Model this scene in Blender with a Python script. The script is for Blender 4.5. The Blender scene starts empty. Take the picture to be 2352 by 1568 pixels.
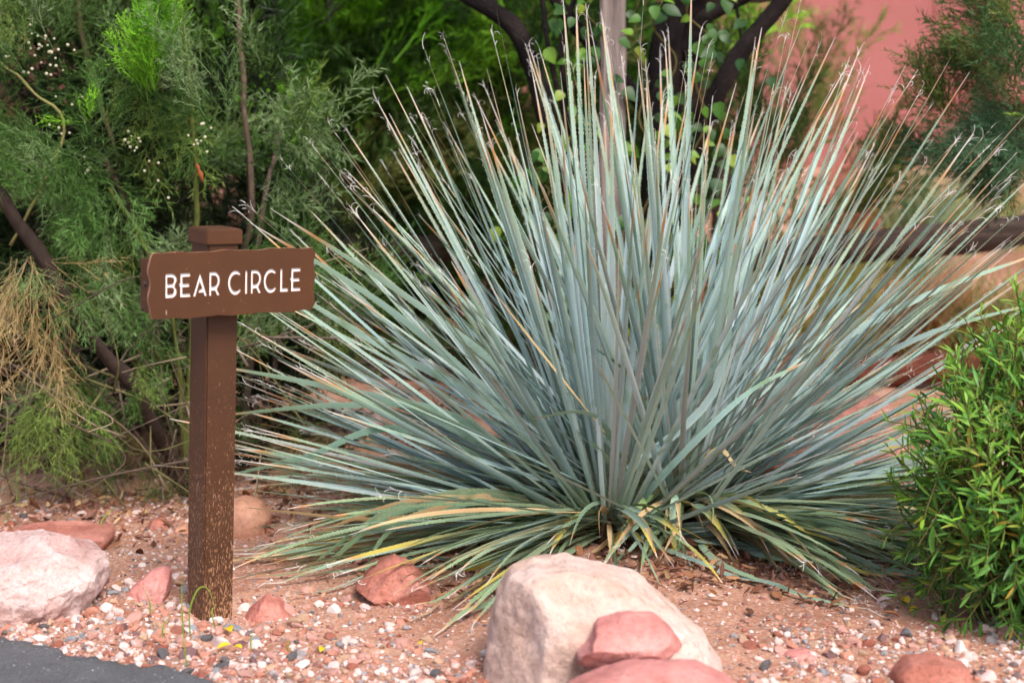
import bpy, bmesh, math, random
import numpy as np
from mathutils import Vector, Matrix

# ------------------------------------------------------------------ camera, sky, sun, exposure
scene = bpy.context.scene
C = scene.collection
PXW, PXH, FPX = 2352.0, 1568.0, 4135.0           # working frame of the layout, in pixels
CAMH, PITCH = 1.374, math.radians(8.24)
cam_d = bpy.data.cameras.new('camera'); cam = bpy.data.objects.new('camera', cam_d); C.objects.link(cam)
cam.location = (0, 0, CAMH); cam.rotation_euler = (math.pi/2 - PITCH, 0, 0)
cam_d.sensor_width = 36.0; cam_d.lens = 36.0*FPX/PXW
cam_d.clip_start = 0.05; cam_d.clip_end = 800
cam_d.dof.use_dof = True; cam_d.dof.focus_distance = 4.95; cam_d.dof.aperture_fstop = 2.3
scene.camera = cam

SUN_EL, SUN_AZ = math.radians(50), math.radians(156)    # azimuth measured from +Y towards +X
world = bpy.data.worlds.new('World'); scene.world = world; world.use_nodes = True
wn = world.node_tree.nodes; wl = world.node_tree.links
bg = wn['Background']; sky = wn.new('ShaderNodeTexSky'); sky.sky_type = 'NISHITA'
sky.sun_disc = False; sky.sun_elevation = SUN_EL; sky.sun_rotation = SUN_AZ
sky.dust_density = 4.0; sky.air_density = 1.0; sky.ozone_density = 0.6
wl.new(sky.outputs['Color'], bg.inputs['Color']); bg.inputs['Strength'].default_value = 0.105
sun_d = bpy.data.lights.new('sun', 'SUN'); sun = bpy.data.objects.new('sun', sun_d); C.objects.link(sun)
sun_d.energy = 1.5; sun_d.angle = math.radians(18); sun_d.color = (1.0, 0.965, 0.93)
sd = Vector((math.sin(SUN_AZ)*math.cos(SUN_EL), math.cos(SUN_AZ)*math.cos(SUN_EL), math.sin(SUN_EL)))
sun.rotation_euler = sd.to_track_quat('Z', 'Y').to_euler(); sun.location = sd*20
scene.view_settings.view_transform = 'Standard'; scene.view_settings.look = 'None'
scene.view_settings.gamma = 1.0; scene.view_settings.use_curve_mapping = False
scene.view_settings.exposure = 1.12
scene.render.engine = 'CYCLES'; scene.cycles.max_bounces = 4; scene.cycles.diffuse_bounces = 2; scene.cycles.transmission_bounces = 2; scene.cycles.glossy_bounces = 2
scene.cycles.use_adaptive_sampling = True; scene.cycles.adaptive_threshold = 0.03; scene.render.use_persistent_data = False; scene.cycles.use_denoising = True

R = np.random.RandomState(11)
rnd = random.Random(5)

# ------------------------------------------------------------------ helpers
def S(r, g, b, k=1.0):
    def f(c):
        c /= 255.0
        return (c/12.92 if c <= 0.04045 else ((c+0.055)/1.055)**2.4)*k
    return np.array([f(r), f(g), f(b)])

def rgba(c): return (float(c[0]), float(c[1]), float(c[2]), 1.0)

CP, SP = math.cos(PITCH), math.sin(PITCH)
def P(px, py, Y):
    a = (px-PXW/2)/FPX; b = -(py-PXH/2)/FPX
    d = np.array([a, b*SP+CP, b*CP-SP])
    return np.array([0, 0, CAMH]) + d*(Y/d[1])

def project(p):
    p = np.asarray(p, float); q = p-np.array([0, 0, CAMH])
    f = q[..., 1]*CP-q[..., 2]*SP; u = q[..., 1]*SP+q[..., 2]*CP
    return PXW/2+FPX*q[..., 0]/f, PXH/2-FPX*u/f, f

def _hash(ix, iy, iz, seed):
    h = (ix*374761393+iy*668265263+iz*1274126177+seed*974711) & 0x7fffffff
    h = ((h ^ (h >> 13))*1274126177) & 0x7fffffff
    return ((h ^ (h >> 16)) & 0xffff)/65535.0

def vnoise(x, y, z=None, seed=0):
    x = np.asarray(x, float); y = np.asarray(y, float); z = np.zeros_like(x) if z is None else np.asarray(z, float)
    ix, iy, iz = [np.floor(v).astype(np.int64) for v in (x, y, z)]
    fx, fy, fz = x-ix, y-iy, z-iz
    fx, fy, fz = [v*v*(3-2*v) for v in (fx, fy, fz)]
    r = 0
    for dx in (0, 1):
        for dy in (0, 1):
            for dz in (0, 1):
                w = (fx if dx else 1-fx)*(fy if dy else 1-fy)*(fz if dz else 1-fz)
                r = r + w*_hash(ix+dx, iy+dy, iz+dz, seed)
    return r*2-1

def fbm(x, y, z=None, seed=0, o=4, gain=0.5):
    a, r, f = 1.0, 0, 1.0
    for k in range(o):
        r = r + a*vnoise(np.asarray(x)*f, np.asarray(y)*f, None if z is None else np.asarray(z)*f, seed+k*17); a *= gain; f *= 2.03
    return r

def smooth(a, b, x):
    t = np.clip((np.asarray(x, float)-a)/(b-a), 0, 1); return t*t*(3-2*t)

def mk_mesh(name, V, polys, col=None, smooth_=True, mats=(), midx=None, uv=None):
    """V (N,3); polys list of (M,k) int arrays; col (N,3) linear"""
    me = bpy.data.meshes.new(name)
    V = np.asarray(V, np.float32)
    polys = [np.asarray(p, np.int32) for p in polys if len(p)]
    tot = np.concatenate([np.full(len(p), p.shape[1], np.int32) for p in polys])
    li = np.concatenate([p.ravel() for p in polys])
    st = np.concatenate([[0], np.cumsum(tot)[:-1]]).astype(np.int32)
    me.vertices.add(len(V)); me.vertices.foreach_set('co', V.ravel())
    me.loops.add(len(li)); me.loops.foreach_set('vertex_index', li)
    me.polygons.add(len(tot)); me.polygons.foreach_set('loop_start', st); me.polygons.foreach_set('loop_total', tot)
    me.polygons.foreach_set('use_smooth', np.full(len(tot), bool(smooth_)))
    if midx is not None: me.polygons.foreach_set('material_index', np.concatenate([np.full(len(p), m, np.int32) for p, m in zip(polys, midx)]))
    if col is not None:
        at = me.color_attributes.new('Col', 'FLOAT_COLOR', 'POINT')
        c = np.ones((len(V), 4), np.float32); c[:, :3] = col; at.data.foreach_set('color', c.ravel())
    if uv is not None:
        u = me.uv_layers.new(name='UVMap'); u.data.foreach_set('uv', np.asarray(uv, np.float32)[li].ravel())
    for m in mats: me.materials.append(m)
    me.update(calc_edges=True)
    return me

def link(name, data, parent=None, loc=None):
    o = bpy.data.objects.new(name, data); C.objects.link(o)
    if parent is not None: o.parent = parent
    if loc is not None: o.location = [float(v) for v in loc]
    return o

def tag(o, label, cat, group=None, kind=None):
    if label: o['label'] = label
    if cat: o['category'] = cat
    if group: o['group'] = group
    if kind: o['kind'] = kind
    return o

def thing(name, label, cat, loc=(0, 0, 0), group=None):
    return tag(link(name, None, None, loc), label, cat, group)

def bm_mesh(bm, name, mat, smooth_=False):
    me = bpy.data.meshes.new(name); bm.to_mesh(me); bm.free(); me.materials.append(mat)
    if smooth_: me.polygons.foreach_set('use_smooth', [True]*len(me.polygons))
    return me

def box_mesh(name, sx, sy, sz, mat, bevel=0.003, z0=0.0):
    bm = bmesh.new(); bmesh.ops.create_cube(bm, size=1.0)
    bmesh.ops.scale(bm, vec=(sx, sy, sz), verts=bm.verts); bmesh.ops.translate(bm, vec=(0, 0, z0+sz/2), verts=bm.verts)
    if bevel: bmesh.ops.bevel(bm, geom=bm.edges[:], offset=bevel, segments=2, affect='EDGES')
    return bm_mesh(bm, name, mat)

def nrm(v):
    v = np.asarray(v, float); return v/(np.linalg.norm(v, axis=-1, keepdims=True)+1e-9)

def tube_arrays(pts, rad, sides=8, seed=0, rough=0.0):
    pts = np.asarray(pts, float); K = len(pts); rad = np.broadcast_to(np.asarray(rad, float), (K,))
    tg = nrm(np.gradient(pts, axis=0)); ref = np.array([0.13, 1.0, 0.21]) if abs(tg[:, 1]).mean() < 0.8 else np.array([1.0, .1, .1])
    a = nrm(np.cross(tg, ref)); b = np.cross(tg, a)
    th = np.linspace(0, 2*math.pi, sides, endpoint=False)
    rr = rad[:, None]*np.ones(sides)
    if rough:
        kk, tt = np.meshgrid(np.arange(K), np.arange(sides), indexing='ij')
        rr = rr*(1+rough*vnoise(kk*0.55, np.cos(th)[tt]*1.5+3, np.sin(th)[tt]*1.5+seed*7.3, seed))
    V = pts[:, None]+rr[..., None]*(np.cos(th)[None, :, None]*a[:, None]+np.sin(th)[None, :, None]*b[:, None])
    V = V.reshape(-1, 3); i = np.arange(K-1)[:, None]*sides; j = np.arange(sides)[None]; jn = (j+1) % sides
    F = np.stack([i+j, i+jn, i+sides+jn, i+sides+j], -1).reshape(-1, 4)
    c0, c1 = len(V), len(V)+1; V = np.vstack([V, pts[:1], pts[-1:]])
    jj = np.arange(sides); jn = (jj+1) % sides
    T = np.vstack([np.stack([np.full(sides, c0), jn, jj], -1), np.stack([np.full(sides, c1), (K-1)*sides+jj, (K-1)*sides+jn], -1)])
    return V, F, T

def spline(ctrl, n):
    ctrl = np.asarray(ctrl, float); m = len(ctrl)
    if m == 2: t = np.linspace(0, 1, n)[:, None]; return ctrl[0]*(1-t)+ctrl[1]*t
    p = np.vstack([2*ctrl[0]-ctrl[1], ctrl, 2*ctrl[-1]-ctrl[-2]])
    u = np.linspace(0, m-1-1e-6, n); i = u.astype(int); t = (u-i)[:, None]
    a, b, c, d = p[i], p[i+1], p[i+2], p[i+3]
    return 0.5*((2*b)+(-a+c)*t+(2*a-5*b+4*c-d)*t**2+(-a+3*b-3*c+d)*t**3)

class Buf:
    def __init__(s): s.V = []; s.Q = []; s.T = []; s.Cc = []; s.n = 0
    def add(s, V, Q=None, T=None, col=None):
        V = np.asarray(V, float).reshape(-1, 3)
        if Q is not None and len(Q): s.Q.append(np.asarray(Q)+s.n)
        if T is not None and len(T): s.T.append(np.asarray(T)+s.n)
        c = np.zeros((len(V), 3)); c[:] = 0.5 if col is None else col
        s.Cc.append(c); s.V.append(V); s.n += len(V)
    def tube(s, pts, rad, sides=6, col=None, seed=0, rough=0.0):
        V, F, T = tube_arrays(pts, rad, sides, seed, rough); s.add(V, F, T, col)
    def mesh(s, name, mat, smooth_=True):
        pl = ([np.vstack(s.Q)] if s.Q else [])+([np.vstack(s.T)] if s.T else [])
        return mk_mesh(name, np.vstack(s.V), pl, np.vstack(s.Cc), smooth_, [mat])

# ------------------------------------------------------------------ materials
def new_mat(name):
    m = bpy.data.materials.new(name); m.use_nodes = True; nt = m.node_tree
    return m, nt.nodes, nt.links, nt.nodes['Principled BSDF']

def nd(n, typ, **kw):
    x = n.new(typ)
    for k, v in kw.items():
        if k in x.inputs.keys(): x.inputs[k].default_value = v
        else: setattr(x, k, v)
    return x

def ramp(n, stops, interp='LINEAR'):
    r = n.new('ShaderNodeValToRGB'); r.color_ramp.interpolation = interp; e = r.color_ramp.elements
    while len(e) < len(stops): e.new(0.5)
    for el, (p, c) in zip(e, stops):
        el.position = p; el.color = rgba(c) if hasattr(c, '__len__') else (c, c, c, 1)
    return r

def noise(n, l, scale, detail=5, rough=0.55, coord='Object', vec=None, stretch=None):
    t = nd(n, 'ShaderNodeTexNoise', Scale=scale, Detail=detail, Roughness=rough)
    if vec is None:
        tc = n.new('ShaderNodeTexCoord'); vec = tc.outputs[coord]
    if stretch is not None:
        mp = n.new('ShaderNodeMapping'); mp.inputs['Scale'].default_value = stretch; l.new(vec, mp.inputs['Vector']); vec = mp.outputs['Vector']
    l.new(vec, t.inputs['Vector']); return t

def bump(n, l, h, strength, dist, prev=None):
    b = nd(n, 'ShaderNodeBump', Strength=strength, Distance=dist); l.new(h, b.inputs['Height'])
    if prev is not None: l.new(prev, b.inputs['Normal'])
    return b.outputs['Normal']

def mixc(n, l, fac, a, b, blend='MIX'):
    m = n.new('ShaderNodeMix'); m.data_type = 'RGBA'; m.blend_type = blend
    for sock, v in ((m.inputs[0], fac), (m.inputs[6], a), (m.inputs[7], b)):
        if hasattr(v, 'is_linked'): l.new(v, sock)
        elif hasattr(v, '__len__'): sock.default_value = rgba(v)
        else: sock.default_value = v
    return m.outputs[2]

def attr_mat(name, rough=0.6, spec=0.3, transl=0.0, nscale=0, namt=0.25, bumpd=0.0, bscale=200, tcol=(1.0, 1.0, .6)):
    m, n, l, p = new_mat(name)
    a = n.new('ShaderNodeVertexColor'); a.layer_name = 'Col'; col = a.outputs['Color']
    if nscale:
        t = noise(n, l, nscale, 4); r = ramp(n, [(0.25, 1-namt), (0.75, 1+namt*.6)]); l.new(t.outputs['Fac'], r.inputs['Fac'])
        col = mixc(n, l, 1.0, col, r.outputs['Color'], 'MULTIPLY')
    l.new(col, p.inputs['Base Color']); p.inputs['Roughness'].default_value = rough; p.inputs['Specular IOR Level'].default_value = spec
    if bumpd:
        t = noise(n, l, bscale, 4); l.new(bump(n, l, t.outputs['Fac'], 0.6, bumpd), p.inputs['Normal'])
    if transl:
        tr = n.new('ShaderNodeBsdfTranslucent'); l.new(mixc(n, l, 1.0, col, np.array(tcol), 'MULTIPLY'), tr.inputs['Color'])
        mx = n.new('ShaderNodeMixShader'); mx.inputs[0].default_value = transl
        l.new(p.outputs[0], mx.inputs[1]); l.new(tr.outputs[0], mx.inputs[2]); l.new(mx.outputs[0], n['Material Output'].inputs['Surface'])
    return m

def rock_mat(name, c1, c2, c3, scale=6.0, rough=0.9, bd=0.006, pit=True, stain=None, stain_thr=.62):
    m, n, l, p = new_mat(name)
    t = noise(n, l, scale, 8, 0.62); r = ramp(n, [(0.32, c1), (0.5, c2), (0.68, c3)]); l.new(t.outputs['Fac'], r.inputs['Fac'])
    col = r.outputs['Color']
    t2 = noise(n, l, scale*9, 5, 0.7); r2 = ramp(n, [(0.28, 0.62), (0.48, .97), (0.72, 1.1)]); l.new(t2.outputs['Fac'], r2.inputs['Fac'])
    col = mixc(n, l, 1.0, col, r2.outputs['Color'], 'MULTIPLY')
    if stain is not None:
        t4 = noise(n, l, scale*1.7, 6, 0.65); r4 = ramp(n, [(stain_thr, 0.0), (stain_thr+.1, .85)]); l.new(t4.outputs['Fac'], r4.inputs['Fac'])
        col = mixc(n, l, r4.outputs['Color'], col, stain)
    nb = bump(n, l, t.outputs['Fac'], 0.9, bd*3.5)
    t3 = noise(n, l, scale*22, 6, 0.7); nb = bump(n, l, t3.outputs['Fac'], 1.0, bd*1.6, nb); nb = bump(n, l, t2.outputs['Fac'], 0.9, bd*2.0, nb)
    if pit:
        v = nd(n, 'ShaderNodeTexVoronoi', Scale=scale*7); tc = n.new('ShaderNodeTexCoord'); l.new(tc.outputs['Object'], v.inputs['Vector'])
        rp = ramp(n, [(0.0, 0.0), (0.16, 1.0)]); l.new(v.outputs['Distance'], rp.inputs['Fac'])
        nb = bump(n, l, rp.outputs['Color'], 0.45, bd*1.2, nb)
        rd = ramp(n, [(0.0, 0.6), (0.12, 1.0)]); l.new(v.outputs['Distance'], rd.inputs['Fac'])
        col = mixc(n, l, 1.0, col, rd.outputs['Color'], 'MULTIPLY')
    l.new(col, p.inputs['Base Color']); p.inputs['Roughness'].default_value = rough; p.inputs['Specular IOR Level'].default_value = 0.2
    l.new(nb, p.inputs['Normal'])
    return m

# soil
def soil_material():
    m, n, l, p = new_mat('red_soil')
    t = noise(n, l, 2.2, 8, 0.6); r = ramp(n, [(0.3, S(150, 102, 82)), (0.5, S(186, 134, 110)), (0.72, S(208, 162, 138))]); l.new(t.outputs['Fac'], r.inputs['Fac'])
    t2 = noise(n, l, 90, 6, 0.7); r2 = ramp(n, [(0.3, 0.62), (0.7, 1.15)]); l.new(t2.outputs['Fac'], r2.inputs['Fac'])
    col = mixc(n, l, 1.0, r.outputs['Color'], r2.outputs['Color'], 'MULTIPLY')
    v = nd(n, 'ShaderNodeTexVoronoi', Scale=140.0); tc = n.new('ShaderNodeTexCoord'); l.new(tc.outputs['Object'], v.inputs['Vector'])
    rv = ramp(n, [(0.55, 0.0), (0.8, 0.45)]); l.new(v.outputs['Color'], rv.inputs['Fac'])
    col = mixc(n, l, rv.outputs['Color'], col, S(214, 184, 168))
    l.new(col, p.inputs['Base Color']); p.inputs['Roughness'].default_value = 0.95; p.inputs['Specular IOR Level'].default_value = 0.15
    nb = bump(n, l, t2.outputs['Fac'], 0.8, 0.008); t3 = noise(n, l, 320, 4, 0.7); nb = bump(n, l, t3.outputs['Fac'], 0.6, 0.003, nb)
    l.new(nb, p.inputs['Normal']); return m
M_soil = soil_material()

def asphalt_material():
    m, n, l, p = new_mat('asphalt')
    t = noise(n, l, 5, 6, 0.6); r = ramp(n, [(0.3, S(80, 80, 82)), (0.7, S(108, 108, 110))]); l.new(t.outputs['Fac'], r.inputs['Fac'])
    v = nd(n, 'ShaderNodeTexVoronoi', Scale=230.0); tc = n.new('ShaderNodeTexCoord'); l.new(tc.outputs['Object'], v.inputs['Vector'])
    rv = ramp(n, [(0.0, 0.75), (0.9, 1.1), (0.965, 4.5)]); l.new(v.outputs['Color'], rv.inputs['Fac'])
    l.new(mixc(n, l, 1.0, r.outputs['Color'], rv.outputs['Color'], 'MULTIPLY'), p.inputs['Base Color'])
    nb = bump(n, l, v.outputs['Distance'], 0.9, 0.004); t2 = noise(n, l, 60, 5); nb = bump(n, l, t2.outputs['Fac'], 0.6, 0.006, nb)
    l.new(nb, p.inputs['Normal']); p.inputs['Roughness'].default_value = 0.75; p.inputs['Specular IOR Level'].default_value = 0.4; return m
M_asphalt = asphalt_material()

def brown_metal(name, wear, base=S(97, 55, 31)):
    m, n, l, p = new_mat(name)
    tc = n.new('ShaderNodeTexCoord')
    t = noise(n, l, 7, 5, 0.6); r = ramp(n, [(0.3, base*0.86), (0.7, base*1.1)]); l.new(t.outputs['Fac'], r.inputs['Fac'])
    t0 = noise(n, l, 420, 3, 0.6); r0 = ramp(n, [(0.3, 0.88), (0.7, 1.1)]); l.new(t0.outputs['Fac'], r0.inputs['Fac'])
    col = mixc(n, l, 1.0, r.outputs['Color'], r0.outputs['Color'], 'MULTIPLY')
    if wear:
        sx = n.new('ShaderNodeSeparateXYZ'); l.new(tc.outputs['Object'], sx.inputs[0])
        # chips get denser and longer towards the foot of the post, where sprinklers and gravel scour it
        thr = nd(n, 'ShaderNodeMapRange'); l.new(sx.outputs['Z'], thr.inputs['Value'])
        thr.inputs['From Min'].default_value = 0.0; thr.inputs['From Max'].default_value = 0.78
        thr.inputs['To Min'].default_value = 0.535; thr.inputs['To Max'].default_value = 0.70
        w1 = noise(n, l, 520, 3, 0.62, stretch=(1, 1, 0.16)); w2 = noise(n, l, 14, 4, 0.6, stretch=(1, 1, 0.4))
        ad = n.new('ShaderNodeMath'); ad.operation = 'MULTIPLY_ADD'; l.new(w2.outputs['Fac'], ad.inputs[0]); ad.inputs[1].default_value = 0.16; l.new(w1.outputs['Fac'], ad.inputs[2])
        sb = n.new('ShaderNodeMath'); sb.operation = 'SUBTRACT'; l.new(ad.outputs[0], sb.inputs[0]); l.new(thr.outputs[0], sb.inputs[1])
        sc = n.new('ShaderNodeMath'); sc.operation = 'SUBTRACT'; l.new(sb.outputs[0], sc.inputs[0]); sc.inputs[1].default_value = 0.075
        ml = n.new('ShaderNodeMath'); ml.operation = 'MULTIPLY'; ml.use_clamp = True; l.new(sc.outputs[0], ml.inputs[0]); ml.inputs[1].default_value = 22.0
        up = nd(n, 'ShaderNodeMapRange'); l.new(sx.outputs['Z'], up.inputs['Value'])
        up.inputs['From Min'].default_value = 0.70; up.inputs['From Max'].default_value = 0.74; up.inputs['To Min'].default_value = 0.85; up.inputs['To Max'].default_value = 0.0
        mm = n.new('ShaderNodeMath'); mm.operation = 'MULTIPLY'; l.new(ml.outputs[0], mm.inputs[0]); l.new(up.outputs[0], mm.inputs[1])
        col = mixc(n, l, mm.outputs[0], col, S(196, 150, 116))
    else:
        w1 = noise(n, l, 120, 2, 0.5); rr = ramp(n, [(0.755, 0.0), (0.77, 0.7)]); l.new(w1.outputs['Fac'], rr.inputs['Fac'])
        col = mixc(n, l, rr.outputs['Color'], col, S(190, 150, 120))
    l.new(col, p.inputs['Base Color']); p.inputs['Roughness'].default_value = 0.5; p.inputs['Specular IOR Level'].default_value = 0.45
    l.new(bump(n, l, t0.outputs['Fac'], 0.25, 0.0008), p.inputs['Normal']); return m
M_post = brown_metal('brown_powder_coat_worn', True, S(74, 45, 26)); M_plate = brown_metal('brown_powder_coat', False, S(80, 48, 25))
M_edge = brown_metal('rubbed_pale_edge', False, S(168, 122, 96))
def flat(name, c, rough=0.6, spec=0.4, metal=0):
    m, n, l, p = new_mat(name); t = noise(n, l, 60, 4); r = ramp(n, [(0.3, c*0.93), (0.7, c*1.05)]); l.new(t.outputs['Fac'], r.inputs['Fac'])
    l.new(r.outputs['Color'], p.inputs['Base Color']); p.inputs['Roughness'].default_value = rough; p.inputs['Specular IOR Level'].default_value = spec; p.inputs['Metallic'].default_value = metal; return m
M_white = flat('white_acrylic', np.array([.86, .87, .9]), 0.45)
M_screw = flat('screw_metal', S(78, 62, 64), 0.35, .5, .6)

def stucco_material():
    m, n, l, p = new_mat('pink_stucco')
    t = noise(n, l, 0.6, 6, 0.6); r = ramp(n, [(0.3, S(150, 90, 88)), (0.7, S(168, 106, 103))]); l.new(t.outputs['Fac'], r.inputs['Fac'])
    t2 = noise(n, l, 60, 5, 0.6); l.new(r.outputs['Color'], p.inputs['Base Color']); p.inputs['Roughness'].default_value = 0.95
    l.new(bump(n, l, t2.outputs['Fac'], 0.5, 0.01), p.inputs['Normal']); return m
M_stucco = stucco_material()

def wood_material(name, c1, c2, axis, rough=0.85):
    m, n, l, p = new_mat(name)
    st = [9.0, 9.0, 9.0]; st[axis] = 0.5
    t = noise(n, l, 6, 6, 0.65, stretch=st); r = ramp(n, [(0.3, c1), (0.7, c2)]); l.new(t.outputs['Fac'], r.inputs['Fac'])
    l.new(r.outputs['Color'], p.inputs['Base Color']); p.inputs['Roughness'].default_value = rough; p.inputs['Specular IOR Level'].default_value = .2
    l.new(bump(n, l, t.outputs['Fac'], 0.9, 0.012), p.inputs['Normal']); return m
M_rail = wood_material('dark_rail_wood', S(40, 32, 30), S(86, 72, 66), 0)
M_rail_red = wood_material('red_brown_rail_wood', S(70, 36, 28), S(118, 66, 50), 0)
M_stake = wood_material('weathered_grey_wood', S(96, 84, 82), S(160, 144, 138), 2)
M_bark = rock_mat('dark_bark', S(30, 24, 26), S(48, 40, 40), S(70, 60, 58), 9, 0.95, 0.012, False)
M_leaf = attr_mat('broad_leaf', 0.45, 0.4, 0.3)
M_spray = attr_mat('broom_foliage', 0.6, 0.25, 0.3)
M_twig = attr_mat('twig_bark', 0.85, 0.15, 0, 40, .35, 0.004, 120)
M_litter = attr_mat('dry_litter', 0.85, 0.15, 0.12)
M_pebble = attr_mat('pebble_stone', 0.8, 0.25, 0, 110, 0.22, 0.0025, 260)
M_grass = attr_mat('grass_blade', 0.5, 0.3, 0.35)
M_fibre = attr_mat('frayed_fibre', 0.8, 0.2, 0.15)

def sotol_material():
    m, n, l, p = new_mat('glaucous_leaf')
    a = n.new('ShaderNodeVertexColor'); a.layer_name = 'Col'; uv = n.new('ShaderNodeTexCoord')
    t = noise(n, l, 1.0, 3, 0.6, vec=uv.outputs['UV'], stretch=(16, 4, 1)); r = ramp(n, [(0.3, 0.8), (0.7, 1.1)]); l.new(t.outputs['Fac'], r.inputs['Fac'])
    col = mixc(n, l, 1.0, a.outputs['Color'], r.outputs['Color'], 'MULTIPLY')
    t2 = noise(n, l, 9, 3, 0.5, coord='Object'); r2 = ramp(n, [(0.60, 0.0), (0.70, 0.6)]); l.new(t2.outputs['Fac'], r2.inputs['Fac'])
    col = mixc(n, l, r2.outputs['Color'], col, S(104, 134, 92))      # patches where the waxy bloom is rubbed off
    t5 = noise(n, l, 55, 4, 0.7, coord='Object'); r5 = ramp(n, [(0.66, 0.0), (0.72, 0.7)]); l.new(t5.outputs['Fac'], r5.inputs['Fac'])
    col = mixc(n, l, r5.outputs['Color'], col, S(112, 104, 88))      # scars and dust specks
    l.new(col, p.inputs['Base Color']); p.inputs['Roughness'].default_value = 0.55; p.inputs['Specular IOR Level'].default_value = 0.35
    l.new(bump(n, l, t.outputs['Fac'], 0.5, 0.001), p.inputs['Normal'])
    tr = n.new('ShaderNodeBsdfTranslucent'); l.new(mixc(n, l, 1.0, col, np.array([.8, 1, .6]), 'MULTIPLY'), tr.inputs['Color'])
    mx = n.new('ShaderNodeMixShader'); mx.inputs[0].default_value = 0.12
    l.new(p.outputs[0], mx.inputs[1]); l.new(tr.outputs[0], mx.inputs[2]); l.new(mx.outputs[0], n['Material Output'].inputs['Surface'])
    return m
M_sotol = sotol_material()

# ------------------------------------------------------------------ ground and road
E0 = np.array([-1.238, 4.305]); E1 = np.array([-0.66, 3.985])           # road edge line
ed = nrm(E1-E0); en = np.array([-ed[1], ed[0]])                       # en points away from the road
if en[1] < 0: en = -en
def road_side(x, y): return (np.asarray(x)-E0[0])*en[0]+(np.asarray(y)-E0[1])*en[1]   # >0 = planting bed

def gz(x, y):
    x = np.asarray(x, float); y = np.asarray(y, float)
    z = 0.022*fbm(x*1.3, y*1.3, seed=3, o=3)*smooth(-.05, .5, road_side(x, y))
    z = z+0.006*fbm(x*9, y*9, seed=8, o=3)
    z = z+0.80*smooth(8.6, 13.5, y)+0.05*np.exp(-(((x-.35)/.5)**2+((y-5.6)/.4)**2))
    z = z-0.03*smooth(0.02, -0.10, road_side(x, y))
    far = smooth(14, 40, np.hypot(x, y))
    return z*(1-far)+0.8*far*(y > 8)*smooth(8, 14, y)

def on_ground(px, py):
    t = 0.0
    for _ in range(6):
        a = (px-PXW/2)/FPX; b = -(py-PXH/2)/FPX; d = np.array([a, b*SP+CP, b*CP-SP]); k = (t-CAMH)/d[2]; p = np.array([0, 0, CAMH])+d*k; t = float(gz(p[0], p[1]))
    return p

xs = np.unique(np.concatenate([np.linspace(-300, -12, 14), np.linspace(-12, -2.2, 60), np.linspace(-2.2, 2.4, 260), np.linspace(2.4, 12, 60), np.linspace(12, 300, 14)]))
ys = np.unique(np.concatenate([np.linspace(-60, -2, 8), np.linspace(-2, 3.6, 20), np.linspace(3.6, 7.2, 210), np.linspace(7.2, 16, 80), np.linspace(16, 400, 14)]))
gx, gy = np.meshgrid(xs, ys); gzv = gz(gx, gy)
nx, ny = len(xs), len(ys); ii = (np.arange(ny-1)[:, None]*nx+np.arange(nx-1)[None]).ravel()
ground = link('ground', mk_mesh('ground', np.stack([gx, gy, gzv], -1).reshape(-1, 3), [np.stack([ii, ii+1, ii+1+nx, ii+nx], -1)], None, True, [M_soil]))
ground['kind'] = 'structure'; ground['label'] = 'red sandy soil of the planting bed'

us = np.unique(np.concatenate([np.linspace(-60, -2, 20), np.linspace(-2, 3, 420), np.linspace(3, 60, 20)]))
vs = np.concatenate([[-0.0, -0.012, -0.03, -0.06], np.linspace(-0.1, -1.2, 60), np.linspace(-1.5, -9, 16)])
uu, vv = np.meshgrid(us, vs)
jag = 0.020*fbm(uu*14, uu*0, seed=5, o=4)+0.03*fbm(uu*2.2, uu*0+9, seed=6, o=2)
fall = smooth(-.25, 0, vv); vj = vv+jag*fall
zz = 0.014+0.004*fbm(uu*45, vv*45, seed=4, o=3)+0.006*fbm(uu*6, vv*6, seed=14, o=2); zz = np.where(vv > -0.001, -0.045, zz); zz = np.where(np.abs(vv+0.012) < 1e-6, 0.003+0.008*fbm(uu*40, uu*0+3, seed=9, o=2), zz)
RX = E0[0]+ed[0]*uu+en[0]*vj; RY = E0[1]+ed[1]*uu+en[1]*vj
nu, nv = len(us), len(vs); ii = (np.arange(nv-1)[:, None]*nu+np.arange(nu-1)[None]).ravel()
road = link('asphalt_road', mk_mesh('asphalt_road', np.stack([RX, RY, zz], -1).reshape(-1, 3), [np.stack([ii, ii+nu, ii+1+nu, ii+1], -1)], None, True, [M_asphalt]))
road['kind'] = 'structure'; road['label'] = 'dark asphalt road edge with a crumbled rim'

# ------------------------------------------------------------------ stucco building behind
bld = thing('stucco_building', 'pink stucco building behind the shrubs and the rail fence', 'building', (0, 13.0, 0))
def wall_piece(name, x0, x1, y0, y1, z0, z1):
    o = link(name, box_mesh(name, x1-x0, y1-y0, z1-z0, M_stucco, 0.03), bld, ((x0+x1)/2, (y0+y1)/2-13.0, z0)); return o
wall_piece('wall', -14, 3.0, 13.0, 13.5, 0.0, 5.0)
wall_piece('wall', 3.0, 3.42, 13.12, 13.5, 0.0, 5.0)
wall_piece('wall', 3.42, 12, 12.72, 13.5, 1.22, 5.0)
o = link('overhang_shade', box_mesh('overhang_shade', 8.5, 0.1, 1.22, flat('painted_overhang_shade', S(70, 42, 40), .9), 0.01), bld, (7.7, 0.3, 0.0))  # recessed strip, its dark colour stands for shadow under the overhang

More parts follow.
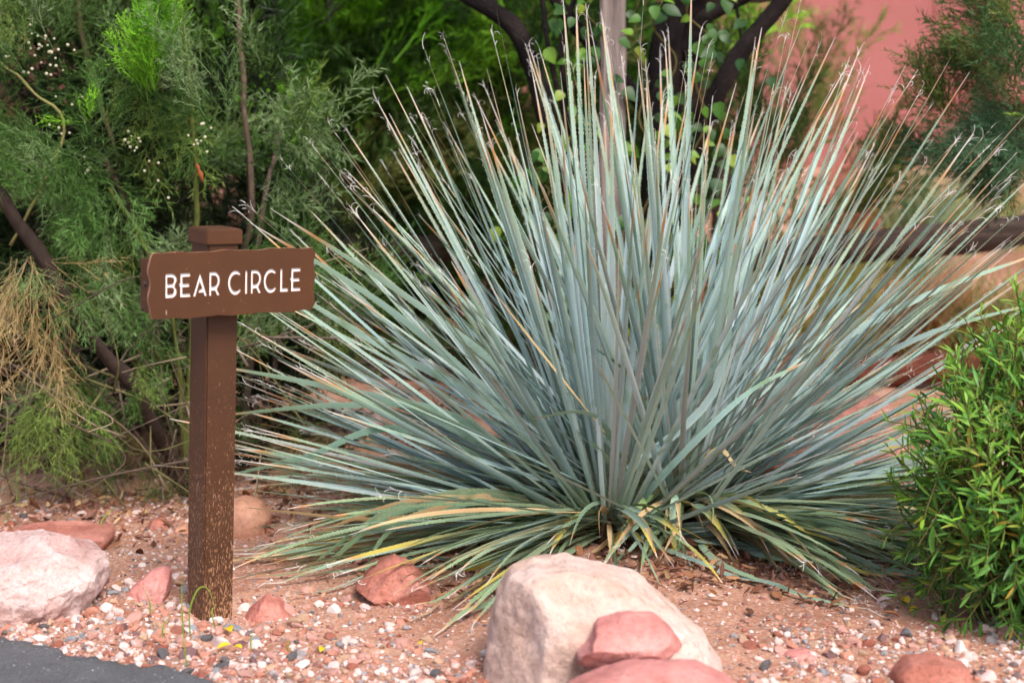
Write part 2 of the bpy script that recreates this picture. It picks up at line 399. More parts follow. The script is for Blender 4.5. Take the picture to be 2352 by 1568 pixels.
# ------------------------------------------------------------------ rail fence
fence = thing('rail_fence', 'dark weathered split rail fence behind the spiky blue-green plant', 'fence', (2.0, 8.0, 0))
def rail(p0, p1, r, mat, seed):
    p0, p1 = np.array(p0), np.array(p1); k = np.linspace(0, 1, 24)[:, None]
    pts = p0*(1-k)+p1*k; pts[:, 2] += 0.012*fbm(k[:, 0]*4, k[:, 0]*0, seed=seed, o=2)
    V, F, T = tube_arrays(pts-np.array([2.0, 8.0, 0]), r, 12, seed, 0.25)
    link('rail', mk_mesh('rail', V, [F, T], None, True, [mat]), fence)
pu0, pu1 = P(2560, 508, 7.9), P(1660, 592, 8.15)
rail(pu0, pu1, 0.072, M_rail, 1); pl0, pl1 = P(2560, 815, 7.9), P(1660, 872, 8.15); rail(pl0, pl1, 0.072, M_rail_red, 2)
pm0, pm1 = P(735, 560, 8.3), P(735, 845, 8.3)
rail(pu1, pm0, 0.066, M_rail, 3); rail(pl1, pm1, 0.066, M_rail, 4)
for px, Y, seed in ((1660, 8.15, 1), (738, 8.3, 2), (2560, 7.9, 3)):
    b = P(px, 800, Y); z0 = float(gz(b[0], b[1]))-0.05
    me = box_mesh('post', 0.11, 0.11, 1.06-z0, M_rail, 0.012)
    link('post', me, fence, (b[0]-2.0, b[1]-8.0, z0))

# ------------------------------------------------------------------ rocks from traced outlines, given depth and facets
def ico(sub):
    bm = bmesh.new(); bmesh.ops.create_icosphere(bm, subdivisions=sub, radius=1.0)
    V = np.array([v.co[:] for v in bm.verts]); F = np.array([[v.index for v in f.verts] for f in bm.faces]); bm.free(); return V, F
ICO = {k: ico(k) for k in (1, 2, 3, 4, 5, 6)}

def rock(outline, Y, thick, mat, label, seed, name='rock', sub=5, facets=7, rough=0.02, sq=0.62, planes=(), cat='rock', group=None, crisp=0.0):
    pts = np.array([P(x, y, Y) for x, y in outline]); cx = (pts[:, 0].min()+pts[:, 0].max())/2; cz = (pts[:, 2].min()+pts[:, 2].max())/2
    pol = np.stack([pts[:, 0]-cx, pts[:, 2]-cz], -1)
    V, F = ICO[sub]; th = np.arctan2(V[:, 2], V[:, 0]); s = np.hypot(V[:, 0], V[:, 2])
    d = np.stack([np.cos(th), np.sin(th)], -1); rr = np.zeros(len(V))
    for i in range(len(pol)):
        a, b = pol[i], pol[(i+1) % len(pol)]; e = b-a
        den = d[:, 0]*e[1]-d[:, 1]*e[0]; den = np.where(abs(den) < 1e-9, 1e-9, den)
        t = (a[0]*e[1]-a[1]*e[0])/den; u = (a[0]*d[:, 1]-a[1]*d[:, 0])/den
        ok = (u >= -1e-6) & (u <= 1+1e-6) & (t > 0); rr = np.where(ok & (t > rr), t, rr)
    g = s**sq; h = np.sign(V[:, 1])*abs(V[:, 1])**sq
    Pp = np.stack([rr*g*d[:, 0], thick/2*h, rr*g*d[:, 1]], -1)
    rs = np.random.RandomState(seed); size = np.ptp(pts[:, 0])
    pl = [np.array(q, float) for q in planes]
    for k in range(facets):
        nrmv = nrm(np.array([rs.normal()*.9, -abs(rs.normal())-.25, rs.normal()*.7+.25])); pl.append(np.append(nrmv, rs.uniform(.72, .93)))
    for q in pl:
        nv = nrm(q[:3]); sup = (Pp@nv).max(); dd = sup*q[3]; ex = np.maximum(Pp@nv-dd, 0); Pp = Pp-ex[:, None]*nv[None]*0.985
    N = nrm(Pp/np.array([1, 1, 1]))
    f = 7.0/size
    nz = fbm(Pp[:, 0]*f+seed, Pp[:, 1]*f, Pp[:, 2]*f, seed, 6, 0.6)-.7*np.abs(vnoise(Pp[:, 0]*f*1.3+9, Pp[:, 1]*f*1.3, Pp[:, 2]*f*2.2, seed+3))
    Pp = Pp+N*(nz*rough*size)[:, None]
    if crisp:
        cz_ = vnoise(Pp[:, 0]*f*.7+seed*3, Pp[:, 1]*f*.7, Pp[:, 2]*f*2.5, seed+5); Pp = Pp+N*((np.round(cz_*2.5)/2.5)*crisp*size)[:, None]
    o = link(name, mk_mesh(name, Pp, [F], None, True, [mat]), None, (cx, Y, cz-.022*min(1.0, size/.4)))
    return tag(o, label, cat, group)

MR_pink = rock_mat('pale_pink_limestone', S(200, 154, 146), S(226, 190, 184), S(238, 214, 210), 7, .9, .004, True, S(170, 138, 122), .64)
MR_red = rock_mat('red_sandstone', S(180, 108, 96), S(206, 132, 118), S(220, 154, 140), 9, .9, .003, False)
MR_red2 = rock_mat('rust_red_sandstone', S(174, 106, 90), S(204, 132, 115), S(220, 154, 138), 8, .9, .004, False, S(222, 178, 160), .70)
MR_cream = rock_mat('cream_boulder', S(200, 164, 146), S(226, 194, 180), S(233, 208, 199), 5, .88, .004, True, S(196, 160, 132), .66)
MR_tan = rock_mat('smooth_tan_cobble', S(176, 124, 98), S(198, 146, 120), S(208, 158, 134), 6, .85, .0015, False)
MR_rose = rock_mat('rose_sandstone', S(190, 118, 110), S(216, 146, 138), S(226, 166, 158), 6, .9, .003, False)
MR_slab = rock_mat('weathered_sandstone_block', S(150, 96, 84), S(188, 132, 120), S(212, 164, 152), 5, .95, .006, True)
MR_purple = rock_mat('purple_grey_stone', S(116, 96, 96), S(146, 122, 120), S(176, 150, 144), 7, .9, .004, False)

rock([(-150, 1330), (-90, 1258), (0, 1221), (60, 1217), (110, 1224), (150, 1240), (226, 1266), (234, 1290), (226, 1338), (192, 1385), (152, 1430), (140, 1450), (100, 1470), (0, 1470), (-120, 1455), (-165, 1400)], 4.58, .44, MR_pink,
     'big pale pink pitted boulder at the edge of the asphalt road', 21, 'boulder', 6, 12, .03, .6, [(.75, -.6, -.35, .86), (0, -.5, .8, .9)], crisp=.006)
rock([(5, 1225), (20, 1210), (60, 1201), (150, 1201), (250, 1206), (257, 1222), (238, 1256), (205, 1275), (100, 1275), (5, 1262)], 5.22, .30, MR_red2,
     'flat red sandstone slab lying behind the pale pink boulder', 5, 'rock', 5, 5, .018, .5, [(0, -.8, -.5, .7)], crisp=.008)
rock([(277, 1400), (300, 1345), (345, 1306), (374, 1299), (389, 1310), (389, 1348), (377, 1392), (345, 1420), (290, 1420)], 4.66, .13, MR_rose,
     'leaning slab-like rose stone between the pink boulder and the brown post', 9, 'rock', 5, 8, .014, .5, [(-.5, -.8, .3, .6)])
rock([(543, 1446), (556, 1415), (572, 1393), (610, 1364), (640, 1374), (670, 1410), (668, 1432), (640, 1452), (560, 1452)], 4.52, .16, MR_red,
     'small pointed red stone at the foot of the sign post', 31, 'rock', 5, 10, .022, .6, crisp=.008)
rock([(810, 1347), (835, 1313), (868, 1285), (905, 1270), (948, 1294), (984, 1338), (992, 1368), (962, 1400), (930, 1418), (870, 1418), (845, 1388), (818, 1368)], 4.66, .20, MR_red2,
     'blocky rust-red rock under the drooping leaf tips of the spiky plant', 44, 'rock', 5, 10, .018, .55, [(.45, -.75, -.5, .62), (-.4, -.5, .75, .8)], crisp=.005)
rock([(500, 1195), (520, 1146), (560, 1133), (600, 1147), (622, 1180), (618, 1212), (600, 1240), (515, 1240)], 5.42, .2, MR_tan,
     'smooth rounded tan cobble just behind the brown sign post', 4, 'rock', 5, 0, .004, .8)
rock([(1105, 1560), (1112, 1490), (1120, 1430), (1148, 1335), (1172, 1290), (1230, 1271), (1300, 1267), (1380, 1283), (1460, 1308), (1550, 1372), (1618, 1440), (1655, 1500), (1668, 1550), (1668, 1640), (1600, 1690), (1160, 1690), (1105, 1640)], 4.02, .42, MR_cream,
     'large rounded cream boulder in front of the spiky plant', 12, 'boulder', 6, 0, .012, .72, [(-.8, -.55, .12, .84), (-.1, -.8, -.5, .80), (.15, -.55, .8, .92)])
rock([(1322, 1500), (1352, 1470), (1372, 1425), (1440, 1407), (1512, 1410), (1548, 1442), (1572, 1476), (1540, 1492), (1490, 1512), (1420, 1530), (1370, 1528)], 3.76, .20, MR_rose,
     'small rose stone leaning on the face of the cream boulder', 17, 'rock', 5, 4, .012, .45, [(.05, -.62, .78, .42), (0, -.80, -.6, .45)], crisp=.008)
rock([(1270, 1600), (1340, 1545), (1440, 1516), (1620, 1517), (1690, 1553), (1760, 1640), (1740, 1740), (1300, 1740)], 3.58, .3, MR_rose,
     'flat-topped rose rock wedged before the cream boulder, cut by the frame edge', 23, 'rock', 5, 5, .012, .55, [(0, -.4, .9, .8)])
rock([(2045, 1590), (2056, 1535), (2088, 1503), (2150, 1499), (2222, 1520), (2238, 1570), (2230, 1660), (2060, 1660)], 3.98, .16, MR_red2,
     'blocky orange-red rock in the gravel before the bright green bush', 25, 'rock', 5, 6, .008, .5, [(-.2, -.9, .2, .85)])
rock([(1785, 1520), (1800, 1492), (1850, 1486), (1888, 1500), (1894, 1530), (1870, 1552), (1800, 1555)], 4.17, .08, MR_rose,
     'small flat-topped salmon stone right of the cream boulder', 27, 'rock', 4, 6, .01, .5)
rock([(985, 1485), (990, 1462), (1035, 1458), (1042, 1478), (1030, 1495), (995, 1498)], 4.36, .06, MR_red2,
     'small square orange stone lying on bare sand left of the cream boulder', 28, 'rock', 4, 6, .01, .5)
rock([(2030, 1420), (2036, 1398), (2068, 1394), (2076, 1415), (2064, 1432), (2036, 1432)], 4.58, .05, MR_red2,
     'small brown-red stone where the spiky leaves reach the green bush', 29, 'rock', 4, 6, .01, .5)
rock([(1925, 1400), (1940, 1376), (1965, 1380), (1985, 1402), (1970, 1418), (1930, 1416)], 4.62, .05, MR_pink,
     'small pale stone among fallen leaf tips below the spiky plant', 36, 'rock', 4, 6, .01, .5)
rock([(335, 1215), (345, 1190), (372, 1186), (392, 1205), (380, 1226), (345, 1228)], 5.46, .06, MR_red2,
     'small orange stone in the shade left of the brown post', 37, 'rock', 4, 6, .01, .5)
rock([(396, 1228), (402, 1206), (430, 1200), (440, 1225), (428, 1240), (402, 1240)], 5.40, .06, MR_tan,
     'small tan stone touching the edge of the brown post', 38, 'rock', 4, 6, .01, .5)
rock([(525, 1432), (532, 1402), (548, 1398), (556, 1416), (550, 1438), (532, 1440)], 4.68, .05, rock_mat('maroon_stone', S(96, 50, 54), S(124, 70, 74), S(140, 86, 88), 12, .9, .002, False),
     'tiny maroon stone beside the foot of the sign post', 39, 'rock', 4, 5, .01, .6)
# blocks behind the plant
rock([(1690, 1175), (1690, 1010), (1735, 905), (1850, 884), (2010, 898), (2090, 955), (2115, 1080), (2110, 1175)], 6.35, .5, MR_slab,
     'large pinkish sandstone block behind the spiky plant, below the lower rail', 51, 'boulder', 5, 5, .015, .5, [(0, -.6, .8, .78)], crisp=.01)
rock([(2080, 1185), (2076, 1120), (2130, 1098), (2240, 1108), (2252, 1185)], 6.0, .28, MR_purple,
     'purplish grey stone behind the bright green bush', 52, 'rock', 5, 6, .012, .5)
rock([(1790, 1190), (1800, 1120), (1900, 1098), (2040, 1105), (2062, 1190)], 6.05, .16, rock_mat('orange_sandstone', S(176, 98, 64), S(200, 122, 84), S(214, 146, 108), 10, .95, .006, True),
     'long orange stone at the base of the pinkish sandstone block', 53, 'rock', 5, 6, .015, .5, crisp=.01)
rock([(1850, 520), (1870, 420), (1910, 375), (1965, 372), (2000, 420), (2020, 520)], 10.2, .5, MR_red2,
     'red boulder on the slope behind the upper rail', 54, 'boulder', 5, 6, .02, .6)
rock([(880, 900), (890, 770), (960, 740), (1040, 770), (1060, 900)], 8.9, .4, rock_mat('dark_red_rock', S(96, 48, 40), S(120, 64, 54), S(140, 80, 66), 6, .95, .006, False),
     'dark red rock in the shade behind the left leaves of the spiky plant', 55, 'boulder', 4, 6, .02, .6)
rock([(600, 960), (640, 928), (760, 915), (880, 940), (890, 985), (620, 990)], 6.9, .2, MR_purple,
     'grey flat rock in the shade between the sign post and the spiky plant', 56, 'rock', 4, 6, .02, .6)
rock([(620, 1120), (660, 1075), (760, 1060), (850, 1085), (880, 1130), (640, 1140)], 6.15, .25, MR_red2,
     'low red-brown rock in shade behind the rounded tan cobble', 57, 'rock', 4, 6, .02, .6)

# ------------------------------------------------------------------ sign
def letters():
    def arc(cx, cy, rx, ry, a0, a1, n=14):
        return [(cx+rx*math.cos(math.radians(a)), cy+ry*math.sin(math.radians(a))) for a in np.linspace(a0, a1, n)]
    B = [[(0, 0), (0, 1), (.26, 1)]+arc(.26, .755, .215, .245, 90, -50)[1:]+[(.40, .515)]+arc(.26, .25, .215, .25, 55, -90),
         [(.08, .86), (.25, .86)]+arc(.25, .72, .11, .14, 88, -88)+[(.08, .58)], [(.085, .43), (.25, .43)]+arc(.25, .295, .11, .135, 88, -88)+[(.085, .155)]]
    E = [[(0, 0), (.435, 0), (.435, .15), (.10, .15), (.10, .42), (.385, .42), (.385, .57), (.10, .57), (.10, .85), (.425, .85), (.425, 1), (0, 1), (0, .575), (-.075, .575), (0, .42)]]
    A = [[(0, 0), (.3, 1), (.6, 0), (.5, 0), (.447, .155), (.225, .155), (.272, .30), (.398, .31), (.29, .62), (.107, 0)]]
    Rr = [[(0, 0), (0, 1), (.22, 1)]+arc(.22, .64, .235, .36, 88, -50)+[(.335, .27), (.46, 0), (.345, 0), (.245, .215), (.09, .21), (.09, 0)],
          [(.09, .86), (.19, .86)]+arc(.19, .625, .17, .235, 85, -85)+[(.09, .385)]]
    Cc = [arc(.325, .5, .325, .52, 48, 318, 30)+arc(.345, .5, .245, .365, 318, 48, 26)]
    I = [[(0, 0), (.095, 0), (.095, 1), (0, 1)]]
    L = [[(0, 0), (.365, 0), (.365, .155), (.10, .155), (.10, 1), (0, 1)]]
    w = [('B', B, 400.8), ('E', E, 435.2), ('A', A, 465.2), ('R', Rr, 504.0), ('C', Cc, 549.0), ('I', I, 591.0), ('R', Rr, 605.2), ('C', Cc, 636.8), ('L', L, 678.3), ('E', E, 706.2)]
    return w

POST_S = 0.0875; FACE = math.radians(38.0); LEAN = math.radians(2.2)
pb = on_ground(473, 1424)
sign = thing('street_name_sign', 'brown metal post sign with wavy-edged plate reading BEAR CIRCLE in white', 'sign', (pb[0], pb[1]+.05, float(gz(pb[0], pb[1]))-0.03))
sign.rotation_euler = (0, LEAN, 0)
def rotz(o, a): o.rotation_euler = (0, 0, a); return o
PH = 1.005
rotz(link('post', box_mesh('post', POST_S, POST_S, PH, M_post, 0.004), sign), FACE)
cap = rotz(link('post_cap', None, sign, (0, 0, PH-0.012)), FACE)
bm = bmesh.new(); bmesh.ops.create_cube(bm, size=1.0); bmesh.ops.scale(bm, vec=(.101, .101, .036), verts=bm.verts); bmesh.ops.translate(bm, vec=(0, 0, .018), verts=bm.verts)
top = [f for f in bm.faces if f.normal.z > .9]; r_ = bmesh.ops.inset_region(bm, faces=top, thickness=.012, depth=0.004)
bmesh.ops.bevel(bm, geom=bm.edges[:], offset=0.0022, segments=2, affect='EDGES')
cap.name = 'tmp'; bpy.data.objects.remove(cap)
cap = rotz(link('post_cap', bm_mesh(bm, 'post_cap', M_plate), sign, (0, 0, PH-0.010)), FACE)

PW, PHH = 0.463, 0.161                                     # plate size
u0 = 363.5; upx = PW/(765.0-363.5)                         # metres per picture pixel along the plate
capH = 0.0585
def plate_outline():
    pts = []; n = 44
    wv = lambda t, s: 0.0016*math.sin(t*s)+0.0009*math.sin(t*s*2.3+1)
    for k in range(n):
        t = k/(n-1); pts.append((-PW/2+.008+t*(PW-.016), -PHH/2+wv(t*6.28, 3.3)))
    for k in range(1, 16):
        t = k/16; pts.append((PW/2+0.0028*math.sin(t*6.28*2.3), -PHH/2+.006+t*(PHH-.012)))
    for k in range(n):
        t = 1-k/(n-1); pts.append((-PW/2+.008+t*(PW-.016), PHH/2+wv(t*6.28+1.7, 3.1)))
    for k in range(1, 16):
        t = 1-k/16; pts.append((-PW/2+0.0032*math.sin(t*6.28*2.2+.5), -PHH/2+.006+t*(PHH-.012)))
    return pts

def curve_mesh(name, polys, depth, mats, bevel=0):
    cu = bpy.data.curves.new(name, 'CURVE'); cu.dimensions = '2D'; cu.fill_mode = 'BOTH'; cu.extrude = depth/2; cu.bevel_depth = bevel; cu.bevel_resolution = 1
    for pl in polys:
        sp = cu.splines.new('POLY'); sp.points.add(len(pl)-1)
        for i, (x, y) in enumerate(pl): sp.points[i].co = (x, y, 0, 1)
        sp.use_cyclic_u = True
    ob = bpy.data.objects.new(name, cu); C.objects.link(ob); dg = bpy.context.evaluated_depsgraph_get(); dg.update()
    me = bpy.data.meshes.new_from_object(ob.evaluated_get(dg)); bpy.data.objects.remove(ob); bpy.data.curves.remove(cu); me.name = name
    me.materials.clear()
    for m in mats: me.materials.append(m)
    if len(mats) > 1:
        for f in me.polygons: f.material_index = 0 if abs(f.normal.z) > .5 else 1
    for f in me.polygons: f.use_smooth = False
    return me

def letter_polys(polys, x0, grow=1.0):
    return [[((x0-u0)*upx-PW/2+x*55.8*upx, (y-.5)*capH) for x, y in pl] for pl in polys]
# plate frame: local x along the face, local y up, local z out of the face
face_n = Vector((math.sin(FACE), -math.cos(FACE), 0)); face_r = Vector((math.cos(FACE), math.sin(FACE), 0))
SIGN_Z = 0.905
PLT = 0.007; BOXD = 0.044
def plate_matrix(out, dx=0.0, dz=0.0):
    zax = face_n; xax = face_r; yax = Vector((0, 0, 1))
    m = Matrix(((xax.x, yax.x, zax.x, 0), (xax.y, yax.y, zax.y, 0), (xax.z, yax.z, zax.z, 0), (0, 0, 0, 1)))
    pos = face_n*(POST_S/2+out)+face_r*(PLATE_DX+dx)+Vector((0, 0, SIGN_Z+dz)); m.translation = pos
    return m @ Matrix.Rotation(math.radians(0.35), 4, 'Z')
PLATE_DX = 0.003
LT = letters()
holes = [pl for _, polys, x0 in LT for pl in letter_polys(polys, x0)]
plate = link('sign_plate', curve_mesh('sign_plate', [plate_outline()]+holes, PLT, [M_plate, M_edge]), sign); plate.matrix_local = plate_matrix(BOXD+PLT/2+.001)
for ch, polys, x0 in LT:
    lo = link('letter', curve_mesh('letter', letter_polys(polys, x0), 0.003, [M_white]), plate, (0, 0, -PLT/2+0.0016)); lo['label'] = 'white recessed letter '+ch
back = link('sign_backing', box_mesh('sign_backing', PW-.004, .128, BOXD, M_plate, 0.0015, -BOXD/2), sign); back.matrix_local = plate_matrix(BOXD/2)
sc_m = flat('bare_scratch', S(214, 190, 160), .6)
link('scratch', box_mesh('scratch', .0014, .0105, .0006, sc_m, 0, -.0003), plate, (-PW/2+.045, -PHH/2+.016, PLT/2+.0003))
# groove behind the plate: thin brown liner that keeps light from showing through the cut letters' sides
# screw on the end of the backing
def screw(r, z, xo):
    bm = bmesh.new(); bmesh.ops.create_uvsphere(bm, u_segments=16, v_segments=8, radius=r); bmesh.ops.scale(bm, vec=(1, 1, .55), verts=bm.verts)
    bmesh.ops.create_cone(bm, cap_ends=True, segments=16, radius1=r*1.5, radius2=r*1.5, depth=.0012)
    s_ = link('screw', bm_mesh(bm, 'screw', M_screw, True), back)
    s_.matrix_local = Matrix.Translation((-(PW-.004)/2-.0008, z, xo)) @ Matrix.Rotation(math.radians(-90), 4, 'Y')
    bm = bmesh.new(); bmesh.ops.create_cone(bm, cap_ends=True, segments=6, radius1=r*.42, radius2=r*.42, depth=.001)
    return s_
screw(.0058, .004, .002); screw(.003, -.058, -.009)

# ------------------------------------------------------------------ the sotol
SOT = thing('sotol_plant', 'huge blue-green spiky rosette plant of long toothed strap leaves, orange tips fraying white', 'plant', tuple(on_ground(1450, 1200)))
sot_o = np.array(SOT.location)
c1 = on_ground(1402, 1252)+np.array([0, 0.07, 0.0]); c2 = on_ground(1568, 1236)+np.array([0, 0.09, 0.0])
G_BODY = [S(184, 210, 214), S(168, 198, 204), S(198, 218, 226), S(174, 200, 192), S(152, 180, 182), S(200, 218, 222)]
def leaf_color(s, body, kind, r, tip0):
    base = S(128, 142, 112); c = np.zeros((len(s), 3))
    if kind == 'dry':
        a, b = S(212, 184, 140), S(172, 132, 94); k = (0.5+0.5*np.sin(s*9+r.uniform(0, 6)))[:, None]; c = a*(1-k*.6)+b*k*.6
        c = c*(1-smooth(.93, 1, s)[:, None])+S(176, 164, 152)*smooth(.93, 1, s)[:, None]; return c
    k = smooth(0.02, 0.30, s)[:, None]; c = base*(1-k)+body*k
    g = S(140, 172, 128); k = (smooth(tip0-.32, tip0-.03, s)*.55)[:, None]; c = c*(1-k)+g*k
    if kind == 'yellow': k = smooth(.45, .8, s)[:, None]; c = c*(1-k)+S(196, 180, 84)*k
    k = smooth(tip0-.02, tip0+.01, s)[:, None]; c = c*(1-k)+S(200, 136, 78)*k
    k = smooth(tip0+.008, tip0+.035, s)[:, None]; c = c*(1-k)+S(212, 182, 150)*k
    k = smooth(tip0+.035, tip0+.06, s)[:, None]; c = c*(1-k)+S(214, 210, 206)*k
    return c

def leaf_geom(pts, side, nor, width, body, kind, r, tip0, teeth=True, flip=1, chan_f=.2):
    K = len(pts); s = np.linspace(0, 1, K)
    wprof = np.interp(s, [0, .03, .12, .35, .65, tip0, tip0+.05, 1], [1.5, 1.15, .95, 1, .82, .40, .2, .07])*width
    chan = chan_f*wprof
    Lf = pts-side*wprof[:, None]/2; Rt = pts+side*wprof[:, None]/2; Md = pts-nor*chan[:, None]*flip
    V = np.stack([Lf, Md, Rt], 1).reshape(-1, 3); i = (np.arange(K-1)*3)[:, None]
    Q = np.vstack([np.hstack([i, i+1, i+4, i+3]), np.hstack([i+1, i+2, i+5, i+4])])
    col = np.repeat(leaf_color(s, body, kind, r, tip0), 3, 0)
    col[1::3] *= 0.95
    seg = np.concatenate([[0], np.cumsum(np.linalg.norm(np.diff(pts, axis=0), axis=1))])
    uv = np.stack([np.tile([0, .5, 1], K)*1.0+r.uniform(0, 50), np.repeat(seg, 3)], -1)
    TV, TT = [], []
    if teeth:
        Ln = seg[-1]; d = np.arange(.10, Ln*(tip0-.03), .013); d = d+r.uniform(-.005, .005, len(d)); d = d[r.rand(len(d)) < .88]
        tg = nrm(np.gradient(pts, axis=0))
        for edge, sg in ((Lf, -1), (Rt, 1)):
            E = np.stack([np.interp(d, seg, edge[:, k]) for k in range(3)], -1); Sd = nrm(np.stack([np.interp(d, seg, side[:, k]) for k in range(3)], -1))*sg
            Tg = np.stack([np.interp(d, seg, tg[:, k]) for k in range(3)], -1)
            a = E-Tg*.0024-Sd*.0006; b = E+Tg*.0024-Sd*.0006; cc = E+Sd*.0030*r.uniform(.6, 1.2, (len(d), 1))+Tg*.0024
            n0 = sum(len(x) for x in TV); TV.append(np.stack([a, b, cc], 1).reshape(-1, 3)); TT.append(np.arange(len(d)*3).reshape(-1, 3)+n0)
        TVv = np.vstack(TV); TTt = np.vstack(TT)+len(V)
        tc = np.tile(S(196, 190, 140), (len(TVv), 1)); V = np.vstack([V, TVv]); col = np.vstack([col, tc]); uv = np.vstack([uv, np.zeros((len(TVv), 2))])
    else: TTt = np.zeros((0, 3), int)
    return V, Q, TTt, col, uv

def leaf_path(base, d0, L, droop, lat, tw0, tw1, K=20, ground_clamp=True):
    d0 = nrm(d0); up = np.array([0, 0, 1.0]); hs = np.cross(d0, up)
    if np.linalg.norm(hs) < .15: hs = np.array([math.cos(tw0*3), math.sin(tw0*3), 0])
    hs = nrm(hs); s = np.linspace(0, 1, K)
    D = nrm(d0[None]+(-up)[None]*(droop*s**2)[:, None]+hs[None]*(lat*s**1.5)[:, None])
    pts = base+np.vstack([np.zeros(3), np.cumsum(D[:-1], 0)*(L/(K-1))])
    if ground_clamp:
        g = gz(pts[:, 0], pts[:, 1])+.018; low = pts[:, 2] < g; pts[:, 2] = np.where(low, g+.006*np.sin(s*20+tw0*9), pts[:, 2])
    D = nrm(np.gradient(pts, axis=0)); sd_ = nrm(np.cross(D, np.cross(hs, D))); nr = np.cross(sd_, D)
    a = tw0+(tw1-tw0)*s**1.2
    side = sd_*np.cos(a)[:, None]+nr*np.sin(a)[:, None]; nor = np.cross(side, D)
    nor = np.where(nor[:, 2:3] < 0, nor, nor); return pts, side, nor

def fray(p, d, r, n=None):
    b = Buf(); n = n or r.randint(4, 9)
    for k in range(n):
        Ln = r.uniform(.014, .055); m = 9; s = np.linspace(0, 1, m); ax = nrm(r.normal(size=3)); perp = nrm(np.cross(d, ax)); curl = r.uniform(.05, 1.7) if r.rand() < .72 else r.uniform(1.7, 5.5)
        dirs = d[None]*np.cos(curl*s**1.3)[:, None]+perp[None]*np.sin(curl*s**1.3)[:, None]
        st = p-d*r.uniform(0, .06)
        pts = st+np.cumsum(dirs, 0)*Ln/m; w = np.interp(s, [0, 1], [.0017, .0008])
        sdv = nrm(np.cross(dirs, nrm(r.normal(size=3))[None]))
        V = np.stack([pts-sdv*w[:, None]/2, pts+sdv*w[:, None]/2], 1).reshape(-1, 3); i = (np.arange(m-1)*2)[:, None]
        b.add(V, np.hstack([i, i+1, i+3, i+2]), None, S(236, 232, 228)*r.uniform(.85, 1.05))
    return b

leaves = []
r = np.random.RandomState(77)
def try_leaf():
    while True:
        cr = c1 if r.rand() < .55 else c2
        u = r.uniform(-.10, 1.0); u = u if r.rand() < .84 else r.uniform(-.1, .3); az = r.uniform(0, 2*math.pi); el = math.asin(u)
        d = np.array([math.cos(el)*math.cos(az), math.cos(el)*math.sin(az), math.sin(el)])
        front = -d[1]                                   # towards the viewer's side, where the bed was trimmed
        if front > .80 and r.rand() < .985: continue
        if front > .50 and el < math.radians(55) and r.rand() < .86: continue
        if front > .30 and el < math.radians(38) and r.rand() < .55: continue
        if d[1] > .55 and el < math.radians(40) and r.rand() < .45: continue
        return cr, d, u, az, el
NL = 800
for k in range(NL):
    cr, d, u, az, el = try_leaf()
    L = (1.18+.33*max(u, 0)**1.2)*r.uniform(.84, 1.06)
    if front_cut := (-d[1] > .35): L *= .86
    if d[1] > .3: L *= 1.06
    if d[0] > .15 and u > .6: L *= 1.06
    if d[0] > .45 and .05 < u < .58: L *= .80
    low = u < .18
    droop = r.uniform(.0, .10) if not low else r.uniform(.12, .42)
    body = G_BODY[r.randint(len(G_BODY))]*r.uniform(.66, 1.06)
    if r.rand() < .09: body = S(160, 162, 162)*r.uniform(.85, 1.05)
    if low: body = body*.6+S(122, 148, 116)*.4
    kind = 'dry' if r.rand() < (.14 if low else .004) else ('yellow' if low and r.rand() < .06 else 'live')
    tw0 = r.uniform(-.5, .5); tw1 = tw0+r.uniform(-1.0, 1.0)
    base = cr+np.array([d[0], d[1], 0])*r.uniform(.03, .075)+np.array([0, 0, r.uniform(-.01, .06)*(1 if u > 0 else .4)])
    if low: base[2] = max(base[2], cr[2]+.03)
    pts, side, nor = leaf_path(base, d+r.normal(size=3)*.035, L, droop, r.uniform(-.07, .07)*(1.8 if low else 1), tw0, tw1)
    if kind == 'dry' and r.rand() < .5: L *= .7
    leaves.append(dict(pts=pts, side=side, nor=nor, width=r.uniform(.013, .0215), body=body, kind=kind, tip0=r.uniform(.88, .935), u=u))
# the low skirt that droops to the soil on both sides
for k in range(230):
    left = r.rand() < .52; cr = c1 if left else c2
    az = math.radians(r.uniform(158, 248) if left else r.uniform(-72, 18)); el = math.radians(r.uniform(-3, 13)); d = np.array([math.cos(el)*math.cos(az), math.cos(el)*math.sin(az), math.sin(el)])
    L = r.uniform(.82, 1.2)*(.82 if d[1] < -.6 else 1.0)*(1.0 if left else .92); tw0 = r.uniform(-.4, .4)
    body = [S(138, 160, 130), S(124, 148, 114), S(160, 180, 160), S(150, 166, 134), S(160, 184, 178)][r.randint(5)]*r.uniform(.7, 1.05)
    kind = 'dry' if r.rand() < .09 else ('yellow' if r.rand() < .04 else 'live')
    pts, side, nor = leaf_path(cr+np.array([d[0], d[1], 0])*r.uniform(.04, .11)+np.array([0, 0, r.uniform(.03, .12)]), d, L, r.uniform(.10, .5), r.uniform(-.22, .22), tw0, tw0+r.uniform(-.9, .9), 22)
    leaves.append(dict(pts=pts, side=side, nor=nor, width=r.uniform(.014, .022) if left else r.uniform(.018, .027), body=body, kind=kind, tip0=r.uniform(.88, .95), u=0))
